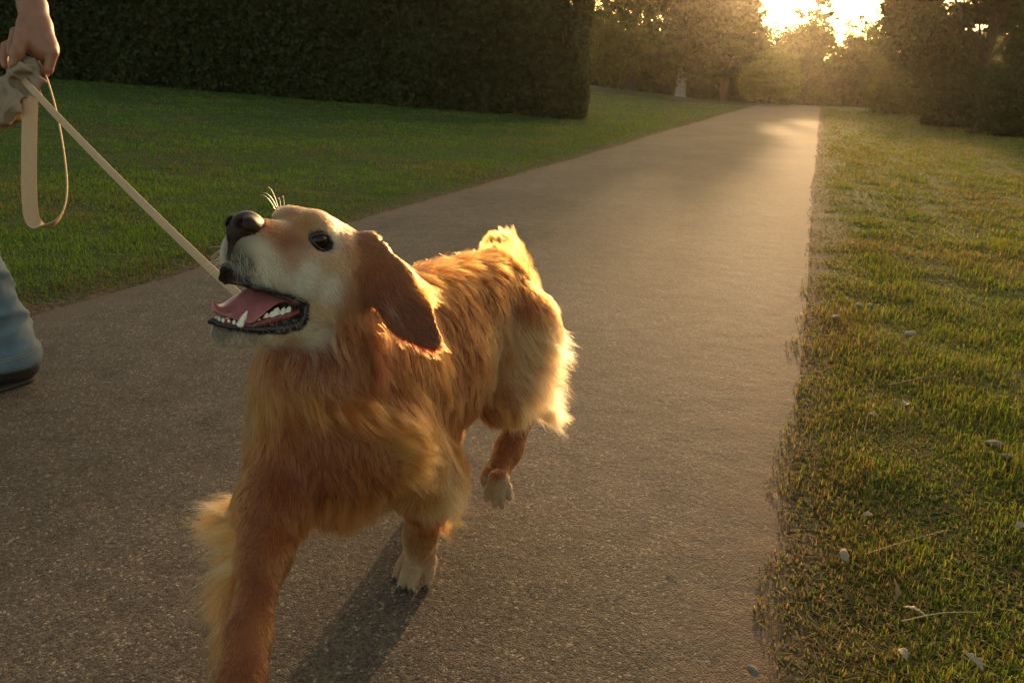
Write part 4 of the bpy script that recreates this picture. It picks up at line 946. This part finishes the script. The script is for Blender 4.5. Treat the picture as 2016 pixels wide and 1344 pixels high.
# clothes
m_jean, nt, b = mat('denim'); L = nt.links; tc = N(nt, 'ShaderNodeTexCoord')
nz = N(nt, 'ShaderNodeTexNoise', Scale=7.0, Detail=6.0); nf = N(nt, 'ShaderNodeTexNoise', Scale=700.0, Detail=2.0)
for q in (nz, nf): L.new(tc.outputs['Object'], q.inputs['Vector'])
cr = N(nt, 'ShaderNodeValToRGB'); cr.color_ramp.elements[0].position = .35; cr.color_ramp.elements[0].color = (.045, .08, .12, 1); cr.color_ramp.elements[1].position = .7; cr.color_ramp.elements[1].color = (.16, .21, .25, 1)
L.new(nz.outputs[0], cr.inputs[0]); mx = N(nt, 'ShaderNodeMix', data_type='RGBA', blend_type='OVERLAY'); mx.inputs[0].default_value = .5; L.new(cr.outputs[0], mx.inputs[6]); L.new(nf.outputs[0], mx.inputs[7]); L.new(mx.outputs[2], b.inputs['Base Color']); b.inputs['Roughness'].default_value = .9
bp = N(nt, 'ShaderNodeBump', Strength=.8, Distance=.001); L.new(nf.outputs[0], bp.inputs['Height']); L.new(bp.outputs[0], b.inputs['Normal'])
f = Field(lo, hi, .008)
def pant(f, hip, knee, ank, toe_out):
    d = unit(ank - knee); hem = ank + d * .015
    f.cone(hip, knee, .098, .072, k=.03); f.cone(knee, knee * .35 + ank * .65, .072, .072, k=.03); f.cone(knee * .35 + ank * .65, hem - d * .025, .070, .083, k=.02)
    r = np.random.default_rng(2)
    for i in range(9):
        t = .25 + .08 * i; c = knee * (1 - t) + ank * t; a = r.uniform(0, 6.28); s1 = unit(np.cross(d, [cos(a), sin(a), .2]))
        f.cone(c + s1 * .066, c + unit(s1 + np.cross(d, s1) * 1.1) * .069 - d * r.uniform(-.03, .03), .010, .007, k=.022)
    f.ell(hem + d * .062, (.13, .13, .055), k=.008, sub=True)
f.cone(pel - PZ_ * .02, pel + PZ_ * .07, .145, .135, k=.05, flat=(W_DIR, 1.25))
pant(f, hipN, kneeN, ankN, 1); pant(f, hipF, kneeF, ankF, -1)
V, Q = f.mesh(2)
def vnrm(V, Q):
    Tn = np.concatenate([Q[:, [0, 1, 2]], Q[:, [0, 2, 3]]]); fn = np.cross(V[Tn[:, 1]] - V[Tn[:, 0]], V[Tn[:, 2]] - V[Tn[:, 0]])
    return nrm(np.stack([sum(np.bincount(Tn[:, i], fn[:, x], len(V)) for i in range(3)) for x in range(3)], 1))
vn = vnrm(V, Q); dl = unit(ankN - kneeN); al = (V - ankN) @ dl; ra = (V - ankN) - al[:, None] * dl; ang_ = np.arctan2(ra @ unit(np.cross(dl, [1, 0, 0])), ra @ unit(np.cross(dl, np.cross(dl, [1, 0, 0]))))
wv_ = (1 - np.abs(np.sin(al * 26 + 1.6 * np.sin(ang_) + .7 * np.sin(2 * ang_ + 1)))) ** 2 * .011 + (1 - np.abs(np.sin(al * 47 + 2.2 * np.cos(ang_ + 1)))) ** 2 * .005 - .005
near_hem = (np.abs(al) < .5); V = V + vn * (wv_ * smooth(.0, -.05, al) * near_hem)[:, None]
jeans = link('jeans', np_mesh('jeans', V, Q), m_jean, person); V_JEANS, Q_JEANS = V, Q; 
m_stitch = simple('stitching', (.55, .42, .25), .8)
m_shirt = simple('shirt_cloth', (.16, .17, .18), .9, noise=.15, nscale=12, bump=.004)
f = Field(lo, hi, .009)
f.cone(pel + PZ_ * .04, chest_, .145, .155, k=.04, flat=(W_DIR, 1.3)); f.cone(chest_, neck_ - PZ_ * .03, .15, .06, k=.05, flat=(W_DIR, 1.2))
f.cone(shN, chest_, .075, .13, k=.04); f.cone(shF, chest_, .075, .13, k=.04)
f.chain([shN, shN * .35 + elN * .65], [.075, .064], k=.03); f.chain([shF, shF * .35 + elF * .65], [.075, .064], k=.03)
V, Q = f.mesh(2); link('shirt', np_mesh('shirt', V, Q), m_shirt, person)
m_hair = simple('head_hair', (.05, .03, .018), .6, bump=.004, nscale=90)
f = Field(headc - .18, headc + .18, .006); f.ell(headc + PZ_ * .018 - W_DIR * .014, (.098, .082, .108), hR, k=.01)
f.ell(headc + W_DIR * .085 - PZ_ * .045, (.10, .09, .095), hR, k=.015, sub=True); f.ell(headc - PZ_ * .13 + W_DIR * .02, (.13, .12, .06), hR, k=.02, sub=True)
V, Q = f.mesh(2); link('hair', np_mesh('hair', V, Q), m_hair, person)
m_shoe = simple('shoe_leather', (.028, .022, .022), .45, noise=.2, nscale=60, bump=.001); m_sole = simple('shoe_sole', (.03, .026, .024), .8)
for ank, yaw_ in ((ankN, 0), (ankF, 0)):
    fw = unit(W_DIR * [1, 1, 0]); g0 = np.array([ank[0], ank[1], .0]) - RIGHT * [1, 1, 0] * .03; sdv = np.cross(fw, PZ_)
    SR = np.array([fw, sdv, PZ_]).T
    f = Field(g0 - [.32, .32, .005], g0 + [.32, .32, .22], .005)
    f.ell(g0 - fw * .035 + PZ_ * .055, (.064, .050, .052), SR, k=.02); f.cone(g0 - fw * .02 + PZ_ * .065, g0 + fw * .15 + PZ_ * .042, .046, .040, k=.02, flat=(PZ_, 1.15)); f.ell(g0 + fw * .17 + PZ_ * .040, (.055, .045, .032), SR, k=.02)
    V, Q = f.mesh(2); sh = link('shoe', np_mesh('shoe', V, Q), m_shoe, person)
    f = Field(g0 - [.32, .32, .01], g0 + [.32, .32, .08], .004)
    f.cone(g0 - fw * .042 + PZ_ * .011, g0 + fw * .165 + PZ_ * .011, .040, .044, k=.005, flat=(PZ_, 3.8))
    V, Q = f.mesh(1); link('sole', np_mesh('sole', V, Q), m_sole, sh)
# hem seam of the near trouser leg
dh = unit(ankN - kneeN); hc = ankN + dh * .000; bj = BVHTree.FromPolygons([Vector(v) for v in V_JEANS], Q_JEANS.tolist()); a1 = unit(np.cross(dh, [1, 0, 0])); a2 = np.cross(dh, a1)
for off_ in (.018, .026):
    rp_ = []
    for k in range(61):
        d = a1 * cos(k / 60 * 2 * pi) + a2 * sin(k / 60 * 2 * pi); c_ = hc - dh * off_; h_ = bj.ray_cast(Vector(c_ + d * .2), Vector(-d)); q = np.array(h_[0]) if h_[0] is not None else c_ + d * .08; rp_.append(q + d * .0006)
    bm = bmesh.new()
    for k in range(0, 60, 1):
        p0, p1 = rp_[k], rp_[k + 1]
        for u in (.1, .6): tube(bm, [p0 + (p1 - p0) * u, p0 + (p1 - p0) * (u + .32)], [.0009, .0009], 5)
    me = bpy.data.meshes.new('hem_stitching'); bm.to_mesh(me); bm.free(); link('hem_stitching', me, m_stitch, jeans)
# ------------------------------------------------------------------ leash, pouch, collar
def ribbon(name, C, Wd, width, th, material, parent=None, sag=0):
    """a flat strap along centre line C with width directions Wd"""
    C = np.array(C); n = len(C); T_ = nrm(np.gradient(C, axis=0)); Wd = nrm(np.array(Wd) - (np.array(Wd) * T_).sum(-1, keepdims=True) * T_); Nn = np.cross(T_, Wd)
    w = width / 2; prof = [(-1, -.6), (-.92, -1), (.92, -1), (1, -.6), (1, .6), (.92, 1), (-.92, 1), (-1, .6)]
    V = np.stack([C + Wd * w * a + Nn * th / 2 * b for a, b in prof], 1).reshape(-1, 3); F_ = []
    for i in range(n - 1):
        for k in range(8): F_.append((i * 8 + k, i * 8 + (k + 1) % 8, (i + 1) * 8 + (k + 1) % 8, (i + 1) * 8 + k))
    me = np_mesh(name, V, np.array(F_)); return link(name, me, material, parent)
m_web, nt, b = mat('tan_webbing'); L = nt.links; tc = N(nt, 'ShaderNodeTexCoord')
nf = N(nt, 'ShaderNodeTexNoise', Scale=900.0, Detail=3.0); L.new(tc.outputs['Object'], nf.inputs['Vector'])
cr = N(nt, 'ShaderNodeValToRGB'); cr.color_ramp.elements[0].position = .3; cr.color_ramp.elements[0].color = (.44, .27, .145, 1); cr.color_ramp.elements[1].position = .7; cr.color_ramp.elements[1].color = (.60, .40, .235, 1)
L.new(nf.outputs[0], cr.inputs[0]); L.new(cr.outputs[0], b.inputs['Base Color']); b.inputs['Roughness'].default_value = .75
bp = N(nt, 'ShaderNodeBump', Strength=1.0, Distance=.0012); L.new(nf.outputs[0], bp.inputs['Height']); L.new(bp.outputs[0], b.inputs['Normal'])
# collar follows the neck
c0, c1 = bw(-.07, -.01, .44), hw(-.075, 0, -.075); cc = c0 * .50 + c1 * .50; ax = unit(c1 - c0); u_ = unit(np.cross(ax, [0, 0, 1])); v_ = np.cross(ax, u_)
ring = []
for k in range(48):
    d = u_ * cos(k / 48 * 2 * pi) + v_ * sin(k / 48 * 2 * pi); h_ = bvh.ray_cast(Vector(cc + d * .30), Vector(-d)); q = np.array(h_[0]) if h_[0] is not None else cc + d * .11
    ring.append(np.linalg.norm(q - cc))
ring = np.array(ring); ring = np.minimum(ring, np.median(ring) * 1.2)
for _ in range(6): ring = (np.roll(ring, 1) + ring + np.roll(ring, -1)) / 3
cp = [cc + (u_ * cos(k / 48 * 2 * pi) + v_ * sin(k / 48 * 2 * pi)) * (ring[k % 48] - .009) for k in range(49)]
ribbon('collar', cp, [ax] * 49, .022, .004, simple('collar_leather', (.03, .022, .018), .5, bump=.001, nscale=300), dog)
lend = min(cp, key=lambda p: np.linalg.norm(proj(p)[:2] - [545, 655]))
leash = bpy.data.objects.new('leash', None); scene.collection.objects.link(leash); tag(leash, 'tan webbing leash stretched from the hand to the dog collar, with a hanging loop', 'leash')
def spline(pts, n): return cat(np.array(pts), n)
a0 = at(46, 158, 1.715); t = np.linspace(0, 1, 60)[:, None]
Cn = a0 + (lend - a0) * t - np.array([0, 0, 1]) * .012 * (4 * t * (1 - t))
wd = nrm(UP * .9 + RIGHT * .55 + FWD * .15) + 0 * t
m_ = ribbon('strap', Cn, wd, .0145, .003, m_web, leash)
lp = [at(80, 125, 1.75), at(91, 150, 1.75), at(110, 215, 1.75), at(126, 300, 1.745), at(132, 375, 1.74), at(120, 424, 1.725), at(92, 445, 1.72), at(66, 436, 1.715), at(58, 395, 1.71), at(57, 320, 1.71), at(58, 250, 1.715), at(60, 190, 1.72)]
lc = spline(lp, 90); tt = np.linspace(0, 1, 90)[:, None]; kx = smooth(.42, .66, tt)
wdl = nrm((nrm(lc - CAM) * 1.0 + RIGHT * .05) * (1 - kx) + (RIGHT * .92 + FWD * .45) * kx)
ribbon('handle_loop', lc, wdl, .030, .0028, m_web, leash)
# bunched pouch in the fist
m_cloth = simple('tan_cloth', (.27, .20, .14), .9, noise=.12, nscale=25, bump=.0012)
f = Field(at(25, 180, 1.72) - .16, at(25, 180, 1.72) + .16, .0032)
cR = np.array([RIGHT, FWD, UP]).T
f.chain([at(62, 128, 1.735), at(40, 165, 1.735), at(14, 205, 1.735), at(8, 236, 1.735)], [.020, .034, .040, .030], k=.02, flat=(FWD, 1.3))
f.chain([at(70, 135, 1.735), at(74, 160, 1.73), at(62, 195, 1.73), at(42, 208, 1.73)], [.012, .013, .012, .008], k=.012)
f.chain([at(60, 132, 1.705), at(40, 138, 1.70), at(28, 155, 1.70), at(30, 178, 1.70), at(48, 190, 1.705)], [.010, .011, .009, .008, .006], k=.010)
for (x, y, x2, y2) in ((30, 130, 4, 175), (20, 150, -6, 200), (36, 190, 26, 236), (16, 190, 6, 240), (26, 175, 14, 238)):
    f.chain([at(x, y, 1.705), at((x + x2) / 2 + 3, (y + y2) / 2, 1.695), at(x2, y2, 1.71)], [.006, .010, .006], k=.012)
f.chain([at(47, 150, 1.69), at(38, 160, 1.70), at(40, 172, 1.71)], [.010, .012, .008], k=.012, sub=True)
f.cone(at(8, 250, 1.735), at(30, 246, 1.735), .012, .012, k=.01, sub=True)
V, Q = f.mesh(2)
Tn = np.concatenate([Q[:, [0, 1, 2]], Q[:, [0, 2, 3]]]); fn = np.cross(V[Tn[:, 1]] - V[Tn[:, 0]], V[Tn[:, 2]] - V[Tn[:, 0]]); vn = nrm(np.stack([sum(np.bincount(Tn[:, i], fn[:, x], len(V)) for i in range(3)) for x in range(3)], 1))
q_ = (V - at(40, 150, 1.7)) @ np.array([RIGHT, UP, FWD]).T
fold = 1 - np.abs(np.sin(q_[:, 0] * 70 + q_[:, 1] * 28 + 1.5 * np.sin(q_[:, 1] * 40) + .8)); fold2 = 1 - np.abs(np.sin(q_[:, 0] * 130 - q_[:, 1] * 60 + 2 * np.sin(q_[:, 1] * 55 + 1)))
V = V + vn * (fold ** 2 * .007 + fold2 ** 3 * .0035 - .004)[:, None]
p_ = link('cloth_pouch', np_mesh('cloth_pouch', V, Q), m_cloth)
tag(p_, 'bunched tan cloth pouch hanging below the hand with the leash', 'pouch')
# ------------------------------------------------------------------ stones, shells, dry leaves and twigs
def ongr(px, py):
    q = at(px, py, 1) - CAM; p = None
    t = EYE / -q[2]
    for _ in range(6): p = CAM + t * q; t = (EYE - float(gz(p[0], p[1])) - .012) / -q[2]
    return CAM + t * q
m_wst = simple('white_stone', (.27, .22, .15), .85, noise=.2, nscale=120, bump=.001); m_gst = simple('grey_stone', (.13, .115, .095), .9, noise=.3, nscale=90, bump=.002)
m_dry = simple('dry_leaf', (.36, .27, .18), .8, noise=.25, nscale=90, bump=.0006); m_brn = simple('brown_leaf', (.26, .13, .06), .8, noise=.25, nscale=90, bump=.0006)
def stone(px, py, r, material, label, seed, up=.004, name='stone', grp='stones lying in the right lawn'):
    rr = np.random.default_rng(seed); p = ongr(px, py) + [0, 0, up]
    bm = bmesh.new(); bmesh.ops.create_icosphere(bm, subdivisions=4, radius=1)
    ax = nrm(rr.normal(size=(5, 3)))
    for v in bm.verts:
        c = np.array(v.co); s = 1 + .10 * sum(sin(3.0 * (c @ a) + i) for i, a in enumerate(ax)) / 2
        v.co = Vector(c * s * np.array(r))
    me = bpy.data.meshes.new(name); bm.to_mesh(me); bm.free(); me.polygons.foreach_set('use_smooth', [True] * len(me.polygons))
    o = link(name, me, material); o.location = p; o.rotation_euler = (rr.uniform(-.2, .2), rr.uniform(-.2, .2), rr.uniform(0, 3.1)); tag(o, label, 'stone', grp)
stone(1660, 1103, (.017, .009, .007), m_wst, 'smooth elongated white pebble in the grass beside the path', 1, .014)
stone(1955, 880, (.022, .015, .009), m_gst, 'dark grey flat stone in the grass near the right edge', 2, .010)
stone(1690, 606, (.016, .014, .010), m_wst, 'small round whitish stone in the upper grass, left of a pair', 3, .012)
stone(1790, 662, (.022, .014, .010), m_wst, 'pale stone in the grass right of and below the pair', 4, .010)
stone(1712, 606, (.018, .012, .008), m_gst, 'small grey stone beside the round whitish stone', 5, .010)
stone(1645, 628, (.024, .016, .009), m_gst, 'grey stone half sunk near the path edge', 6, .008)
stone(1980, 905, (.016, .012, .008), m_gst, 'small grey stone just below the flat stone at the right', 7, .010)
stone(1480, 1322, (.012, .008, .004), m_gst, 'grey chip lying on the path near the bottom edge', 8, .004, grp='chips on the path')
def leaf_thing(px, py, ln, wd, ang, material, label, seed, name='dry_leaf', tilt=.4, up=.012):
    rr = np.random.default_rng(seed); n = 15; P = []; F_ = []
    for i in range(n):
        t = i / (n - 1); w = wd * sin(pi * min(1, t * 1.02)) ** .7 * (1 + .12 * rr.normal()); z = .25 * ln * sin(pi * t) * .4
        for j, u in enumerate((-1, -.5, 0, .5, 1)): P.append((ln * (t - .5), u * w / 2, z + .30 * abs(u) ** 1.3 * w + .004 * rr.normal() * wd * 10))
    for i in range(n - 1):
        for j in range(4): a = i * 5 + j; F_.append((a, a + 1, a + 6, a + 5))
    me = np_mesh(name, np.array(P), np.array(F_)); o = link(name, me, material); o.location = ongr(px, py) + [0, 0, up]; o.rotation_euler = (rr.uniform(-tilt, tilt), rr.uniform(-tilt, tilt), ang)
    md = o.modifiers.new('thickness', 'SOLIDIFY'); md.thickness = .0006
    tag(o, label, 'leaf', 'dry leaves in the right lawn')
leaf_thing(1776, 1298, .026, .015, 1.5, m_dry, 'pale curled leaf in the grass near the bottom edge', 1)
leaf_thing(1912, 1312, .040, .014, 2.2, m_dry, 'long pale dry leaf in the bottom right of the lawn', 2)
leaf_thing(1706, 1024, .032, .014, .3, m_dry, 'whitish torn leaf near the path edge, above the elongated pebble', 3)
leaf_thing(1780, 804, .034, .020, .7, m_dry, 'pale leaf in the middle of the right lawn', 4)
leaf_thing(1700, 940, .050, .010, 1.4, m_brn, 'narrow brown leaf standing up in the grass near the path', 5, tilt=1.0, up=.02)
leaf_thing(1755, 1180, .050, .014, 1.2, m_brn, 'curled brown leaf below the elongated pebble', 6, tilt=.9, up=.02)
leaf_thing(1795, 905, .044, .012, 1.6, m_brn, 'upright brown leaf between the pale leaf and the torn leaf', 7, tilt=1.0, up=.02)
leaf_thing(1800, 1218, .045, .016, 2.6, m_dry, 'pale split leaf beside the curled brown leaf', 8)
leaf_thing(2006, 1045, .030, .016, .2, m_dry, 'pale leaf cut by the right edge of the photo', 9)
leaf_thing(1718, 823, .028, .016, 2.0, m_dry, 'small pale leaf low in the grass, left of the pale leaf', 10)
m_tw = simple('twig_wood', (.20, .12, .06), .8); m_straw = simple('straw', (.30, .22, .11), .8)
def twig(pts, r, material, label, name='twig', grp='twigs and straws'):
    bm = bmesh.new(); base = ongr(*pts[0][:2]); P = []
    for i, q in enumerate(pts): p = ongr(q[0], q[1]); p[2] += (q[2] if len(q) > 2 else .004); P.append(p - base)
    P = list(cat(np.array(P), 10)); tube(bm, P, [r * (1 - .5 * i / 9) for i in range(10)], 6); me = bpy.data.meshes.new(name); bm.to_mesh(me); bm.free()
    o = link(name, me, material); o.location = base; tag(o, label, 'twig', grp)
twig([(1745, 775, .03), (1850, 760, .035), (1960, 790, .03), (2016, 800, .03)], .0022, m_tw, 'thin dark twig lying across the right lawn')
twig([(1700, 860, .005), (1712, 800, .06), (1716, 740, .12), (1722, 690, .17)], .0012, m_tw, 'bare upright weed stalk in the right lawn', 'stalk')
twig([(1700, 1106, .02), (1780, 1088, .03), (1860, 1066, .03)], .0010, m_straw, 'long pale straw across the grass right of the pebble', 'straw')
twig([(1770, 1240, .02), (1850, 1228, .025), (1925, 1222, .02)], .0012, m_straw, 'pale straw near the bottom right', 'straw')
twig([(1408, 1198, .0065), (1425, 1184, .0065)], .0009, m_straw, 'short yellow straw on the path, lower right', 'straw')
twig([(1488, 1072, .0065), (1512, 1062, .0065)], .0009, m_straw, 'short yellow straw on the path by its right edge', 'straw')
twig([(1320, 1070, .0065), (1350, 1084, .0065)], .0008, m_tw, 'tiny brown twig on the path right of the dog', 'twig')
twig([(1066, 1092, .0065), (1086, 1108, .0065)], .0008, m_tw, 'tiny brown twig on the path below the hind leg', 'twig')
twig([(290, 574, .0065), (330, 562, .008)], .0016, m_tw, 'small twig at the left edge of the path', 'twig')
# ------------------------------------------------------------------ evening haze
bm = bmesh.new(); bmesh.ops.create_cube(bm, size=1)
for v in bm.verts: v.co = Vector((v.co.x * 290, 70 + v.co.y * 250, 0 + (v.co.z + .5) * 45 - 26))
me = bpy.data.meshes.new('haze'); bm.to_mesh(me); bm.free()
mh = bpy.data.materials.new('evening_haze'); mh.use_nodes = True; nt = mh.node_tree; nt.nodes.clear()
o = N(nt, 'ShaderNodeOutputMaterial'); pv = N(nt, 'ShaderNodeVolumePrincipled'); pv.inputs['Color'].default_value = (.95, .86, .70, 1)
pv.inputs['Density'].default_value = .00035; pv.inputs['Anisotropy'].default_value = .86
nt.links.new(pv.outputs[0], o.inputs['Volume'])
tag(link('haze', me, mh), kind='stuff')
